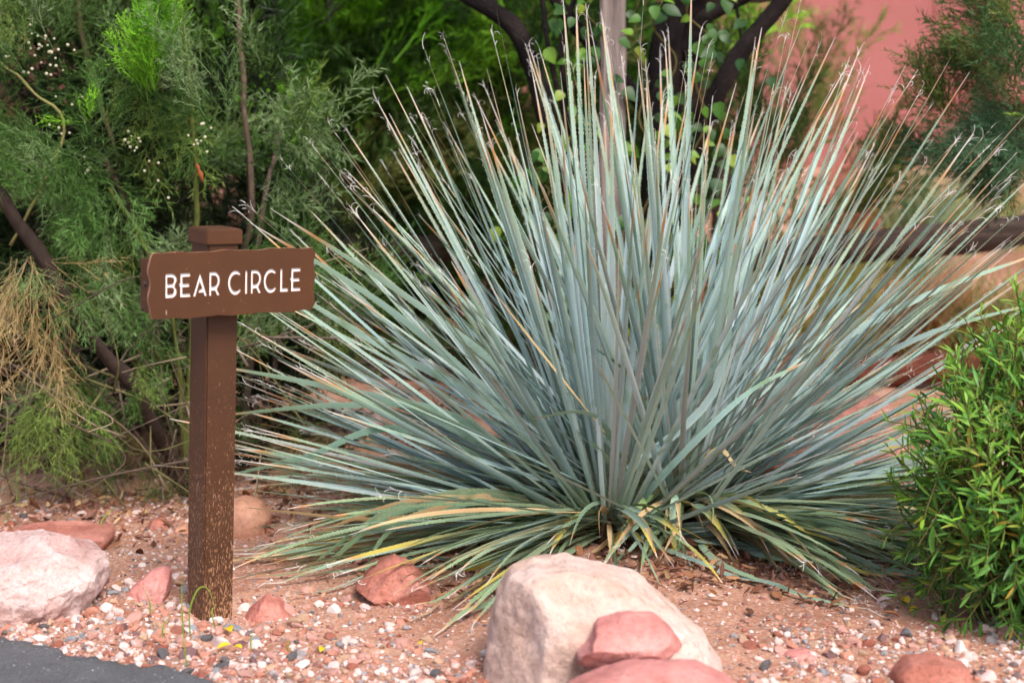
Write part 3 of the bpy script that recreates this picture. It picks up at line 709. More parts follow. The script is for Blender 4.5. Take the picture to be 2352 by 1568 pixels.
for k in range(46):
    cr = c1 if r.rand() < .4 else c2; az = math.radians(r.uniform(240, 305)); el = math.radians(r.uniform(-2, 22)); d = np.array([math.cos(el)*math.cos(az), math.cos(el)*math.sin(az), math.sin(el)]); tw0 = r.uniform(-.8, .8)
    body = [S(128, 156, 132), S(140, 168, 128), S(150, 176, 160), S(126, 150, 96)][r.randint(4)]*r.uniform(.7, 1.0); q_ = r.rand()
    pts, side, nor = leaf_path(cr+np.array([d[0], d[1], 0])*r.uniform(.03, .09)+np.array([0, 0, r.uniform(.03, .13)]), d, r.uniform(.30, .68), r.uniform(.5, 1.3), r.uniform(-.4, .4), tw0, tw0+r.uniform(-1.6, 1.6), 20)
    leaves.append(dict(pts=pts, side=side, nor=nor, width=r.uniform(.014, .023), body=body, kind='dry' if q_ < .34 else ('yellow' if q_ < .5 else 'live'), tip0=r.uniform(.85, .95), u=0))
# the hand-placed blades that cross the face of the plant: bent, cut and hanging ones
def px_leaf(pl, width, kind='live', tip0=.9, body=None, tw=(0, 0.6), K=22):
    pts = spline([P(x, y, Y) for x, y, Y in pl], K); g = gz(pts[:, 0], pts[:, 1])+.022; pts[:, 2] = np.maximum(pts[:, 2], g)
    D = nrm(np.gradient(pts, axis=0)); view = nrm(pts-np.array([0, 0, CAMH])); sd_ = nrm(np.cross(D, view)); nr = np.cross(sd_, D)
    a = np.linspace(tw[0], tw[1], K); side = sd_*np.cos(a)[:, None]+nr*np.sin(a)[:, None]
    leaves.append(dict(pts=pts, side=side, nor=np.cross(side, D), width=width, body=S(150, 182, 160) if body is None else body, kind=kind, tip0=tip0, u=2))
px_leaf([(1560, 1190, 5.42), (1555, 1135, 5.2), (1545, 1180, 5.12), (1548, 1260, 5.08), (1530, 1330, 5.05)], .021, 'yellow', .97)
px_leaf([(1580, 1200, 5.42), (1572, 1140, 5.25), (1560, 1190, 5.14), (1556, 1290, 5.08), (1550, 1358, 5.02)], .019, 'live', .985, S(150, 178, 120))
px_leaf([(1570, 1200, 5.4), (1530, 1130, 5.3), (1480, 1150, 5.2), (1430, 1220, 5.1), (1395, 1278, 5.04)], .022, 'yellow', .97, S(140, 176, 120))
px_leaf([(1500, 1180, 5.38), (1460, 1205, 5.25), (1400, 1240, 5.12), (1345, 1282, 5.0)], .021, 'dry')
px_leaf([(1440, 1205, 5.36), (1370, 1185, 5.2), (1270, 1210, 5.1), (1150, 1260, 5.05), (1010, 1330, 4.98)], .024, 'live', .93, S(150, 178, 150), (.2, .5))
px_leaf([(1420, 1225, 5.36), (1300, 1250, 5.16), (1180, 1290, 5.0), (1110, 1340, 4.9), (1030, 1402, 4.8)], .019, 'yellow', .9)
px_leaf([(1430, 1228, 5.36), (1250, 1275, 5.12), (1080, 1330, 4.95), (980, 1402, 4.84)], .018, 'live', .9, S(126, 150, 100))
px_leaf([(1580, 1210, 5.4), (1640, 1215, 5.2), (1700, 1260, 5.1), (1760, 1340, 4.98), (1830, 1370, 4.92)], .024, 'live', .92, S(154, 180, 168))
px_leaf([(1590, 1205, 5.4), (1720, 1230, 5.2), (1850, 1310, 5.0), (2040, 1400, 4.75)], .021, 'yellow', .94)
px_leaf([(1600, 1200, 5.4), (1750, 1170, 5.2), (1900, 1230, 5.08), (2080, 1320, 4.95)], .026, 'live', .92, S(164, 190, 186))
px_leaf([(1560, 1215, 5.38), (1600, 1260, 5.2), (1620, 1330, 5.05), (1690, 1405, 4.85), (1760, 1425, 4.74)], .019, 'live', .96, S(150, 176, 150))
px_leaf([(1560, 1215, 5.38), (1530, 1270, 5.2), (1490, 1300, 5.1), (1478, 1320, 5.05)], .021, 'dry')
px_leaf([(1590, 1215, 5.38), (1610, 1250, 5.2), (1622, 1290, 5.1), (1612, 1325, 5.06)], .018, 'yellow', .8)
px_leaf([(1480, 1200, 5.38), (1440, 1100, 5.2), (1390, 980, 5.05), (1330, 945, 4.98), (1225, 962, 4.94)], .021, 'live', .96, S(150, 182, 168), (0, 1.2))
px_leaf([(1470, 1190, 5.38), (1420, 1120, 5.2), (1400, 1060, 5.1), (1355, 1010, 5.05)], .021, 'live', .97, S(150, 176, 150), (0, 1.0))
px_leaf([(1520, 1190, 5.38), (1500, 1000, 5.2), (1440, 860, 5.1), (1355, 792, 5.05)], .021, 'live', .97, S(140, 168, 140), (0, 1.3))
px_leaf([(1540, 1190, 5.38), (1420, 1110, 5.2), (1640, 900, 5.05), (1690, 560, 4.95)], .027, 'live', .97, S(170, 196, 196), (0, .3))
px_leaf([(1450, 1200, 5.38), (1480, 1140, 5.2), (1600, 1010, 5.05), (1720, 900, 5.0), (1850, 830, 4.98)], .021, 'live', .95, S(150, 182, 176), (0, .6))
px_leaf([(1560, 1190, 5.4), (1590, 1090, 5.25), (1650, 1030, 5.2), (1690, 1070, 5.15), (1726, 1085, 5.1)], .014, 'dry')
px_leaf([(1540, 1150, 5.4), (1600, 1080, 5.25), (1640, 1040, 5.2)], .014, 'dry')
px_leaf([(1560, 1190, 5.4), (1750, 1000, 5.35), (2000, 880, 5.3), (2352, 640, 5.3)], .027, 'live', .93, S(170, 196, 196), (.1, .4))
px_leaf([(1560, 1180, 5.4), (1800, 880, 5.4), (2080, 700, 5.4), (2390, 580, 5.4)], .024, 'live', .93, S(164, 190, 184), (.1, .4))
px_leaf([(1560, 1190, 5.4), (1800, 960, 5.35), (2100, 780, 5.3), (2400, 690, 5.3)], .027, 'live', .93, S(140, 160, 160), (.3, .9))
px_leaf([(1400, 1200, 5.45), (1200, 900, 5.2), (960, 700, 5.1), (620, 478, 5.0)], .024, 'live', .90, S(166, 194, 184), (.1, .4))
px_leaf([(1400, 1200, 5.45), (1150, 930, 5.2), (880, 700, 5.1), (575, 512, 5.05)], .024, 'live', .90, S(160, 190, 180), (.1, .4))
px_leaf([(1400, 1200, 5.45), (1150, 950, 5.2), (850, 780, 5.1), (545, 590, 5.05)], .024, 'live', .90, S(168, 196, 190), (.1, .4))
px_leaf([(1400, 1210, 5.45), (1000, 960, 5.2), (760, 890, 5.12), (500, 840, 5.06)], .024, 'live', .92, S(154, 184, 172), (.1, .5))
px_leaf([(1400, 1210, 5.45), (1050, 960, 5.2), (800, 930, 5.12), (490, 955, 5.06)], .024, 'live', .93, S(150, 184, 168), (.1, .7))
px_leaf([(1400, 1210, 5.45), (950, 990, 5.2), (700, 1050, 5.12), (490, 1100, 5.06)], .022, 'live', .93, S(140, 176, 158), (.1, .7))
for kx, (tx, ty) in enumerate([(590, 1288), (640, 1358), (700, 1340), (740, 1310), (560, 1165), (560, 1275), (660, 1230), (820, 1360)]):
    px_leaf([(1400, 1222, 5.42), (1130, 1150-10*(kx % 3), 5.1), (900, 1160+8*kx, 4.95), (tx, ty, 4.85)], .021, 'live' if kx % 4 else 'dry', .92, S(130+5*(kx % 3), 160, 130), (.2, .9))

# nothing lies over the rounded cobble behind the post
def over_cobble(lf):
    x, y, f = project(lf['pts']); return lf['u'] < .25 and bool(((x > 515) & (x < 640) & (y > 1105) & (y < 1245)).any())
cob = [k for k, lf in enumerate(leaves) if over_cobble(lf)]; drop_ = set(cob[3:]); leaves = [lf for k, lf in enumerate(leaves) if k not in drop_]
# the 300 leaves that show most are parts, the hidden rest is one mass
def shown(lf):
    x, y, f = project(lf['pts']); inside = ((x > 0) & (x < PXW) & (y > 0) & (y < PXH)).mean(); return (10 if lf['u'] == 2 else 0)+inside*2-f.mean()*1.5
order = sorted(range(len(leaves)), key=lambda k: -shown(leaves[k]))
mass = Buf(); massuv = []
for rank, k in enumerate(order):
    lf = leaves[k]; rr_ = np.random.RandomState(1000+k)
    V, Q, T, col, uv = leaf_geom(lf['pts'], lf['side'], lf['nor'], lf['width'], lf['body'], lf['kind'], rr_, lf['tip0'], chan_f=.05 if lf['u'] == 2 else .2)
    dtip = nrm(lf['pts'][-1]-lf['pts'][-3])
    fb = fray(lf['pts'][-1], dtip, rr_) if (lf['tip0'] < .95 and rr_.rand() < (.62 if .12 < lf['u'] < 1.5 else .14)) else None
    if rank < 298:
        o = link('leaf', mk_mesh('leaf', V-sot_o, [Q, T], col, True, [M_sotol], None, uv), SOT)
        if lf['kind'] == 'dry': o['label'] = 'dry straw-coloured leaf'
        if fb is not None:
            fb.V = [v-sot_o for v in fb.V]; ft_ = link('frayed_tip', fb.mesh('frayed_tip', M_fibre), o); ft_['kind'] = 'stuff'
    else:
        mass.add(V, Q, T, col); massuv.append(uv)
        if fb is not None:
            for v, q, c_ in zip(fb.V, fb.Q, fb.Cc): pass
            nb_ = np.vstack(fb.V); mass.add(nb_, np.vstack(fb.Q), None, np.vstack(fb.Cc)); massuv.append(np.zeros((len(nb_), 2)))
mo = link('leaf_mass', mk_mesh('leaf_mass', np.vstack(mass.V)-sot_o, [np.vstack(mass.Q), np.vstack(mass.T)], np.vstack(mass.Cc), True, [M_sotol], None, np.vstack(massuv)), SOT)
mo['kind'] = 'stuff'
b = Buf()
for cc in (c1, c2):
    pts = np.array([cc+np.array([0, 0, z]) for z in (-.08, -.02, .04, .09, .12)]); b.tube(pts-sot_o, [.10, .105, .09, .06, .02], 14, S(70, 52, 40), 3, .25)
link('crown_base', b.mesh('crown_base', M_twig), SOT)

# ------------------------------------------------------------------ feathery broom shrubs
def make_spray(seed, L=.34, nside=16, nneed=11, spread=.75, need=.026, nw=.0026, droopy=.4):
    r = np.random.RandomState(seed); V, Q, T, B = [], [], [], []; n = 0
    m = 8; s = np.linspace(0, 1, m); bend = r.normal(size=2)*.18
    main = np.stack([bend[0]*s**2*L, bend[1]*s**2*L, s*L], -1)
    def ribbon(pts, w0, w1, bri):
        nonlocal n
        k = len(pts); D = nrm(np.gradient(pts, axis=0)); sdv = nrm(np.cross(D, nrm(r.normal(size=3))[None])); w = np.linspace(w0, w1, k)[:, None]
        V.append(np.stack([pts-sdv*w/2, pts+sdv*w/2], 1).reshape(-1, 3)); i = (np.arange(k-1)*2)[:, None]; Q.append(np.hstack([i, i+1, i+3, i+2])+n); B.append(np.full(2*k, bri)); n += 2*k
    ribbon(main, .0045, .0016, .75)
    for j in range(nside):
        t = .12+.86*j/nside; p0 = np.array([np.interp(t, s, main[:, k]) for k in range(3)]); a = j*2.399+r.uniform(-.4, .4)
        l2 = L*.48*(1-.55*t)*r.uniform(.7, 1.2); k2 = 5; ss = np.linspace(0, 1, k2)
        out = np.array([math.cos(a), math.sin(a), 0]); d = nrm(out*spread+np.array([0, 0, 1.0]))
        tw = p0+d[None]*(ss*l2)[:, None]+np.array([0, 0, 1.0])[None]*(.18*l2*ss**2)[:, None]+r.normal(size=3)[None]*(.10*l2*ss**2)[:, None]
        ribbon(tw, .0024, .0012, .9)
        tt = r.uniform(.15, 1.0, nneed); q = np.stack([np.interp(tt, ss, tw[:, k]) for k in range(3)], -1)
        dd = nrm(d[None]*1.0+r.normal(size=(nneed, 3))*.55); ln = need*r.uniform(.6, 1.3, nneed)[:, None]; sv = nrm(np.cross(dd, r.normal(size=(nneed, 3))))*nw/2
        V.append(np.stack([q-sv, q+sv, q+dd*ln*.6+sv*.8, q+dd*ln], 1).reshape(-1, 3))
        ix = (np.arange(nneed)*4)[:, None]+n; T.append(np.hstack([ix, ix+1, ix+2])); T.append(np.hstack([ix, ix+2, ix+3])); B.append(np.repeat(r.uniform(.75, 1.25, nneed), 4)); n += 4*nneed
    return np.vstack(V), np.vstack(Q), np.vstack(T), np.concatenate(B)
SPRAYS = [make_spray(k, nside=16, nneed=13, need=.034, nw=.0040) for k in range(6)]
SPRAYS_UP = [make_spray(120+k, L=.30, nside=20, nneed=13, spread=.5, need=.026, nw=.0040) for k in range(3)]
SPRAYS_LONG = [make_spray(40+k, L=.42, nside=15, nneed=11, spread=.45, need=.055, nw=.0065) for k in range(4)]
SPRAYS_BARE = [make_spray(80+k, L=.40, nside=16, nneed=4, spread=.6, need=.05, nw=.0022) for k in range(3)]

def place_sprays(buf, protos, pos, dirs, scl, cols, r):
    for p, d, sc_, c in zip(pos, dirs, scl, cols):
        V, Q, T, B = protos[r.randint(len(protos))]; d = nrm(d); a = nrm(np.cross(d, nrm(r.normal(size=3)))); bb = np.cross(d, a)
        W = (V[:, :1]*a+V[:, 1:2]*bb+V[:, 2:]*d)*sc_+p; cc = np.asarray(c)[None]*B[:, None]
        buf.add(W, Q, T, cc)

def shrub(name, label, base_px, stems, blobs, seed, group='feathery shrubs around the spiky plant', bark=S(74, 60, 52), twigs=None):
    """stems: list of (points (px,py,Y), r0, r1, colour); blobs: (px,py,Y, rx,ry px, rY m, n, dir, colours, scale range, protos)"""
    r = np.random.RandomState(seed); o0 = P(*base_px); root = thing(name, label, 'shrub', tuple(o0), group)
    for st in stems:
        pts = spline([P(*q) for q in st[0]], 22)+0; pts += .006*np.stack([fbm(np.arange(22)*.5, np.full(22, r.uniform(0, 99)), seed=k) for k in range(3)], -1)
        bf = Buf(); bf.tube(pts-o0, np.linspace(st[1], st[2], 22), 8, st[3] if len(st) > 3 else bark, r.randint(99), .5); link('branch', bf.mesh('branch', M_twig), root)
    if twigs:
        tb = Buf()
        for k in range(twigs[4]):
            q = P(twigs[0]+r.normal()*twigs[2], twigs[1]+r.normal()*twigs[3], base_px[2]+r.normal()*.25-.1); e = q+np.array([r.normal()*.35-.1, r.normal()*.1-.05, r.normal()*.28]); m_ = (q+e)/2+r.normal(size=3)*.06
            c_ = [S(120, 104, 92), S(92, 78, 68), S(150, 132, 112), S(104, 100, 66)][r.randint(4)]; tb.tube(spline([q, m_, e], 9)-o0, np.linspace(.0045, .0012, 9)*r.uniform(.5, 1.2), 5, c_)
        t_ = link('twigs', tb.mesh('twigs', M_twig), root); t_['kind'] = 'stuff'
    buf = Buf()
    for (px, py, Y, rx, ry, rY, n, dr, cols, sr, protos) in blobs:
        pos = []; dirs = []; sc_ = []; cs = []; n_ = int(n*(.95 if Y < 6.5 else 1.3)); sub_ = r.normal(size=(max(3, n_//7), 3))*.5; sdir = r.normal(size=(len(sub_), 3))*.35; scol = r.randint(len(cols), size=len(sub_))
        for k in range(n_):
            j = k % len(sub_); a = sub_[j]+r.normal(size=3)*.16; pos.append(P(px+a[0]*rx, py+a[1]*ry, Y+a[2]*rY)); dirs.append(np.array(dr)+sdir[j]+r.normal(size=3)*.25); sc_.append(r.uniform(*sr)); cs.append(cols[scol[j] if r.rand() < .7 else r.randint(len(cols))]*r.uniform(.75, 1.2))
        place_sprays(buf, protos, pos, dirs, sc_, cs, r)
    buf.V = [v-o0 for v in buf.V]
    link('foliage', buf.mesh('foliage', M_spray, False), root)
    return root

GG = [S(112, 142, 86), S(92, 130, 64), S(132, 156, 108), S(76, 112, 50), S(118, 142, 68)]         # grey-green
GX = [S(30, 42, 23), S(25, 34, 20), S(38, 50, 26)]                               # green with the shade of the shrubs' depths put into it
GD = [S(66, 98, 44), S(54, 84, 38), S(82, 112, 52)]                               # deep green
GB = [S(120, 186, 44), S(138, 198, 54), S(104, 168, 44)]                           # vivid green
GY = [S(120, 136, 62), S(140, 148, 84), S(104, 122, 58)]                         # olive yellow
ST = [S(190, 164, 116), S(170, 138, 94), S(204, 180, 132)]                       # straw
BR = S(86, 66, 56); DK = S(48, 38, 36); OL = S(104, 110, 56)

shrub('broom_shrub', 'tall grey-green feathery shrub behind the sign post', (430, 1145, 6.0),
      [([(430, 1140, 5.95), (320, 910, 5.7), (210, 770, 5.6), (90, 580, 5.55), (-20, 420, 5.5)], .025, .019, S(62, 50, 45)),
       ([(440, 1140, 6.0), (300, 1010, 5.85), (180, 870, 5.75), (60, 770, 5.7)], .014, .007, S(98, 92, 52)),
       ([(450, 1140, 6.1), (430, 900, 6.1), (400, 760, 6.1), (330, 560, 6.1), (240, 360, 6.1)], .020, .010, BR),
       ([(470, 1130, 6.2), (500, 800, 6.2), (575, 500, 6.2), (560, 200, 6.2), (545, -20, 6.2)], .014, .008, S(100, 84, 72)),
       ([(430, 1100, 6.0), (440, 700, 5.9), (455, 480, 5.85), (440, 250, 5.8), (415, -20, 5.8)], .011, .006, OL),
       ([(430, 1100, 6.0), (400, 740, 5.9), (330, 560, 5.85), (250, 430, 5.8)], .009, .005, OL),
       ([(420, 1110, 6.0), (300, 500, 6.3), (200, 130, 6.3), (180, -20, 6.3)], .012, .008, S(96, 88, 62)),
       ([(30, 560, 5.8), (150, 300, 5.75), (60, 200, 5.7), (-20, 120, 5.7)], .0055, .0035, S(150, 146, 92)),
       ([(560, 1130, 6.3), (570, 760, 6.3), (590, 560, 6.3), (640, 300, 6.4)], .016, .008, S(92, 76, 70)),
       ([(520, 1140, 6.4), (620, 900, 6.4), (640, 640, 6.4)], .014, .008, S(80, 64, 58))],
      [(70, 330, 5.8, 170, 160, .35, 46, (.1, -.25, -.5), GG, (.55, 1.0), SPRAYS),
       (250, 330, 5.85, 220, 180, .35, 60, (0, -.2, -.1), GG, (.5, .9), SPRAYS),
       (460, 350, 5.9, 230, 170, .4, 56, (.3, -.2, .15), GG+GD, (.5, .95), SPRAYS),
       (90, 120, 5.9, 200, 160, .5, 44, (0, -.1, .5), GG+GD, (.5, .9), SPRAYS),
       (520, 130, 6.1, 240, 170, .5, 52, (.1, 0, .5), GG+GD, (.5, .95), SPRAYS),
       (345, 230, 5.58, 40, 70, .06, 26, (0, -.1, 1.6), GB, (.45, .75), SPRAYS_UP),
       (380, 60, 5.62, 30, 60, .06, 12, (0, -.1, 1.6), GB, (.45, .7), SPRAYS_UP),
       (230, 300, 5.6, 40, 40, .06, 8, (.1, -.1, 1.0), GB+GG, (.4, .6), SPRAYS_UP),
       (110, 120, 6.4, 300, 220, .5, 40, (0, 0, .3), GD, (.8, 1.2), SPRAYS),
       (330, 650, 5.85, 200, 170, .35, 46, (.25, -.25, -.6), GG, (.45, .85), SPRAYS),
       (620, 560, 6.2, 160, 260, .4, 40, (.2, -.1, -.1), GD+GG, (.5, .95), SPRAYS),
       (690, 640, 6.1, 70, 90, .2, 26, (.1, -.2, -.9), GG+GY, (.4, .7), SPRAYS),
       (130, 640, 6.2, 220, 220, .5, 46, (0, -.1, -.5), GG+GD, (.6, 1.0), SPRAYS),
       (150, 640, 5.5, 70, 60, .08, 12, (.1, -.3, -.6), GG, (.35, .55), SPRAYS),
       (330, 860, 5.55, 60, 60, .08, 10, (.2, -.2, -.8), GG, (.3, .5), SPRAYS),
       (70, 590, 5.5, 40, 22, .08, 15, (-.25, -.2, -1.1), ST, (.55, 1.0), SPRAYS_BARE),
       (130, 720, 5.5, 30, 22, .08, 8, (-.25, -.15, -1.1), ST, (.5, .8), SPRAYS_BARE),
       (80, 960, 5.8, 190, 150, .5, 36, (-.2, -.2, -.6), GG+[S(120, 128, 92)], (.5, .95), SPRAYS_BARE+SPRAYS),
       (300, 940, 6.0, 220, 150, .4, 34, (.1, -.1, -.7), GG+ST, (.4, .8), SPRAYS_BARE),
       (640, 960, 6.3, 200, 140, .4, 34, (.3, -.1, -.6), GY+GG, (.5, .9), SPRAYS_BARE),
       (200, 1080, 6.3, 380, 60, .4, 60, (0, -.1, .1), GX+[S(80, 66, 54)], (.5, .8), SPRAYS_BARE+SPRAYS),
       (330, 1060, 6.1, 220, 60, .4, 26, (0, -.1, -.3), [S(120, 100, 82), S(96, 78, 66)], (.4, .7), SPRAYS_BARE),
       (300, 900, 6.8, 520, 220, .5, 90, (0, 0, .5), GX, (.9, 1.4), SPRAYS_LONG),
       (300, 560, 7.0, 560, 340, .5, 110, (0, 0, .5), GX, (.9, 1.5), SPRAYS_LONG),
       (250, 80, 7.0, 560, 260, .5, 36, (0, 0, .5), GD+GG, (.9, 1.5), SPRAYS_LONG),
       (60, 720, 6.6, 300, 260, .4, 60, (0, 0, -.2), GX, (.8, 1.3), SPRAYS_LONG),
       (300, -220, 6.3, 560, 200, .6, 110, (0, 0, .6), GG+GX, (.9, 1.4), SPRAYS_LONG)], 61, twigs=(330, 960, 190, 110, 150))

shrub('broom_shrub', 'bright green feathery shrub between the sign post and the dark tree', (880, 880, 8.9),
      [([(960, 900, 8.9), (990, 600, 8.8), (985, 330, 8.7), (960, 180, 8.7), (890, 40, 8.7), (850, -60, 8.7)], .022, .014, DK),
       ([(900, 900, 8.9), (880, 500, 8.9), (760, 200, 8.9), (700, -40, 8.9)], .018, .010, BR),
       ([(1080, 900, 8.9), (1110, 400, 8.8), (1130, -40, 8.8)], .020, .014, DK),
       ([(800, 900, 8.9), (690, 500, 8.9), (660, 200, 9.0)], .014, .008, OL)],
      [(760, 70, 8.5, 190, 150, .5, 80, (0, -.1, .8), GB, (.9, 1.5), SPRAYS_LONG),
       (930, 160, 8.5, 300, 200, .5, 130, (.1, -.1, .7), GB+GB+GD+GY, (.9, 1.5), SPRAYS_LONG),
       (720, 400, 8.4, 170, 170, .5, 60, (0, -.1, 1.0), GB+GD, (.9, 1.4), SPRAYS_LONG),
       (900, 420, 8.7, 300, 220, .6, 80, (.1, -.1, .6), GD+GY, (.9, 1.5), SPRAYS_LONG),
       (1060, 120, 8.6, 220, 200, .5, 80, (.1, 0, .7), GD+GB+GB, (.9, 1.5), SPRAYS_LONG),
       (1060, 450, 8.9, 300, 260, .5, 70, (.1, 0, .6), GD, (.9, 1.5), SPRAYS_LONG),
       (820, 700, 8.6, 420, 200, .5, 90, (0, -.1, .5), GD+GG, (.8, 1.4), SPRAYS_LONG),
       (640, 120, 9.6, 320, 280, .5, 60, (0, 0, .6), GG+GD, (1.2, 1.9), SPRAYS_LONG),
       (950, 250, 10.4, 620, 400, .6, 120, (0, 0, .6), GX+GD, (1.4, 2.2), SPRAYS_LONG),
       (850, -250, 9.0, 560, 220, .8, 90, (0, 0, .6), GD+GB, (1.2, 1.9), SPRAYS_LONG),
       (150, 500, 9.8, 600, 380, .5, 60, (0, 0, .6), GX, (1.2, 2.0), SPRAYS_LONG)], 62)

shrub('broom_shrub', 'dark green feathery branches hanging in over the upper rail at the frame edge', (2560, 950, 6.3),
      [([(2560, 950, 6.3), (2500, 500, 6.2), (2420, 260, 6.1), (2352, 110, 6.0), (2290, -20, 6.0)], .016, .006, S(74, 88, 44)),
       ([(2500, 500, 6.2), (2380, 290, 6.1), (2300, 262, 6.0), (2230, 290, 6.0)], .008, .003, S(120, 150, 60)),
       ([(2520, 620, 6.2), (2380, 400, 6.1), (2260, 420, 6.0), (2180, 470, 6.0)], .008, .003, S(96, 110, 60))],
      [(2330, 90, 6.0, 90, 130, .15, 34, (-.6, -.1, .75), [S(80, 112, 62), S(66, 96, 56), S(104, 116, 56)], (.6, 1.0), SPRAYS),
       (2290, 200, 6.0, 60, 50, .12, 18, (-.8, -.1, .5), [S(92, 110, 52), S(70, 98, 54)], (.5, .8), SPRAYS),
       (2190, 270, 6.0, 60, 30, .1, 20, (-.9, -.1, .35), [S(96, 112, 50), S(80, 100, 50)], (.5, .8), SPRAYS),
       (2320, 310, 6.0, 110, 50, .2, 90, (-.6, -.2, -.12), [S(82, 120, 84), S(66, 104, 70), S(96, 132, 100)], (.35, .6), SPRAYS),
       (2240, 350, 6.0, 110, 40, .2, 50, (-.9, -.1, -.12), [S(72, 104, 74), S(60, 90, 60)], (.35, .6), SPRAYS),
       (2340, 380, 6.1, 90, 35, .2, 40, (-.6, 0, -.15), [S(58, 88, 60), S(48, 76, 50)], (.35, .6), SPRAYS),
       (2580, 280, 6.2, 100, 300, .3, 40, (-.2, 0, .2), GD+GG, (.6, 1.0), SPRAYS)], 63)

shrub('wispy_shrub', 'wispy olive shrub between the dark tree and the pink wall', (1820, 640, 9.6),
      [([(1820, 640, 9.6), (1830, 300, 9.6), (1860, 150, 9.6)], .012, .004, OL), ([(1820, 640, 9.6), (1750, 350, 9.6), (1720, 100, 9.6)], .012, .004, OL)],
      [(1840, 240, 9.5, 130, 90, .4, 6, (.1, 0, .9), GY, (.8, 1.2), SPRAYS_LONG), (1720, 430, 9.6, 110, 120, .4, 14, (0, 0, .8), GY+GD, (.8, 1.3), SPRAYS_LONG),
       (1900, 330, 9.6, 100, 60, .4, 12, (.2, 0, .6), GG+GY, (.7, 1.1), SPRAYS), (1740, 60, 9.8, 120, 120, .4, 8, (.2, 0, .2), GY, (.8, 1.2), SPRAYS_BARE),
       (1800, 520, 9.5, 150, 120, .4, 20, (0, 0, .7), GY+GD, (.8, 1.2), SPRAYS_LONG)], 64)
shrub('broom_shrub', 'deep green shrub in shade behind the vine-clad trunk', (1350, 800, 8.8),
      [([(1350, 800, 8.8), (1340, 400, 8.8), (1300, 0, 8.8)], .016, .008, DK)],
      [(1330, 100, 9.0, 260, 240, .5, 70, (0, 0, .8), GD+GB, (1.0, 1.6), SPRAYS_LONG), (1400, 450, 8.9, 320, 260, .5, 80, (0, 0, .7), GD, (1.0, 1.6), SPRAYS_LONG),
       (1250, 700, 8.7, 420, 200, .5, 70, (0, 0, .7), GD, (1.0, 1.6), SPRAYS_LONG)], 65)

# small white flower heads on the tall shrub
fl = Buf(); rf = np.random.RandomState(9)
for (px, py, sx, sy, n) in ((90, 120, 70, 50, 34), (310, 330, 25, 30, 9), (465, 310, 25, 40, 10), (185, 390, 20, 25, 6), (140, 300, 70, 60, 8), (330, 400, 60, 40, 5)):
    for k in range(n):
        p = P(px+rf.normal()*sx*.6, py+rf.normal()*sy*.6, 5.62+rf.uniform(-.05, .05)); V, F = ICO[1]; fl.add(V*rf.uniform(.0035, .006)+p, None, F, S(226, 222, 196)*rf.uniform(.8, 1))
fo = link('flower_heads', fl.mesh('flower_heads', M_leaf)); fo['kind'] = 'stuff'; fo['label'] = 'tiny cream flower heads dotted over the tall feathery shrub'; fo['category'] = 'flowers'
rl = Buf(); V, F, T = tube_arrays(spline([P(452, 375, 5.6), P(458, 395, 5.6), P(468, 420, 5.6)], 6), [.002, .007, .004, .008, .004, .001], 6, 3, .5); rl.add(V, F, T, S(150, 84, 48))
tag(link('dead_leaf', rl.mesh('dead_leaf', M_litter)), 'curled orange dead leaf caught in the tall feathery shrub', 'leaf')

# ------------------------------------------------------------------ dark tree, stake and vine
def broad_leaf(L, W, col, fold=.18, curl=.15, nseg=5, heart=False):
    s = np.linspace(0, 1, nseg+1); w = (np.sin(np.pi*np.clip(s*.93+.05, 0, 1))**.8 if not heart else np.interp(s, [0, .12, .35, .65, 1], [.45, .9, 1, .7, 0.02]))*W/2
    z = -curl*L*s**2; mid = np.stack([0*s, s*L, z], -1); lf = mid+np.stack([-w, 0*s, w*fold], -1); rt = mid+np.stack([w, 0*s, w*fold], -1)
    V = np.stack([lf, mid, rt], 1).reshape(-1, 3); i = (np.arange(nseg)*3)[:, None]
    Q = np.vstack([np.hstack([i, i+1, i+4, i+3]), np.hstack([i+1, i+2, i+5, i+4])]); c = np.tile(col, (len(V), 1)); c[1::3] *= 1.12
    return V, Q, c

tree = thing('dark_tree', 'dark multi-stemmed tree behind the spiky plant with spreading limbs', 'tree', tuple(P(1500, 1000, 6.75)))
to = np.array(tree.location)
def limb(name, pl, r0, r1, seed, n=34):
    pts = spline([P(*q) for q in pl], n); V, F, T = tube_arrays(pts-to, np.linspace(r0, r1, n), 12, seed, .22)
    return link(name, mk_mesh(name, V, [F, T], None, True, [M_bark]), tree)
gzt = 1020
limb('trunk', [(1500, gzt, 6.75), (1505, 700, 6.75), (1510, 350, 6.78), (1530, 100, 6.8), (1560, -60, 6.8)], .072, .054, 1)
limb('trunk', [(1540, gzt, 6.8), (1560, 650, 6.85), (1570, 300, 6.9), (1590, 0, 6.9), (1600, -80, 6.9)], .06, .05, 2)
limb('limb', [(1480, 900, 6.7), (1400, 650, 6.65), (1310, 440, 6.6), (1258, 280, 6.6), (1225, 160, 6.6), (1180, 62, 6.6), (1085, -5, 6.6), (1010, -40, 6.6)], .046, .030, 3)
limb('limb', [(1490, 800, 6.75), (1540, 560, 6.7), (1600, 340, 6.65), (1650, 210, 6.6), (1722, 95, 6.6), (1800, 0, 6.6), (1850, -70, 6.6)], .05, .026, 4)
limb('limb', [(1520, 300, 6.8), (1420, 170, 6.8), (1330, 70, 6.8), (1255, -30, 6.8)], .03, .024, 5)
limb('limb', [(1560, 120, 6.8), (1620, 42, 6.75), (1700, 0, 6.7), (1760, -40, 6.7)], .03, .022, 6)
limb('limb', [(1400, 640, 6.66), (1345, 420, 6.6), (1270, 160, 6.5), (1240, -40, 6.5)], .014, .009, 7)
limb('limb', [(1330, 300, 6.7), (1290, 130, 6.7), (1330, -40, 6.7)], .014, .010, 8)
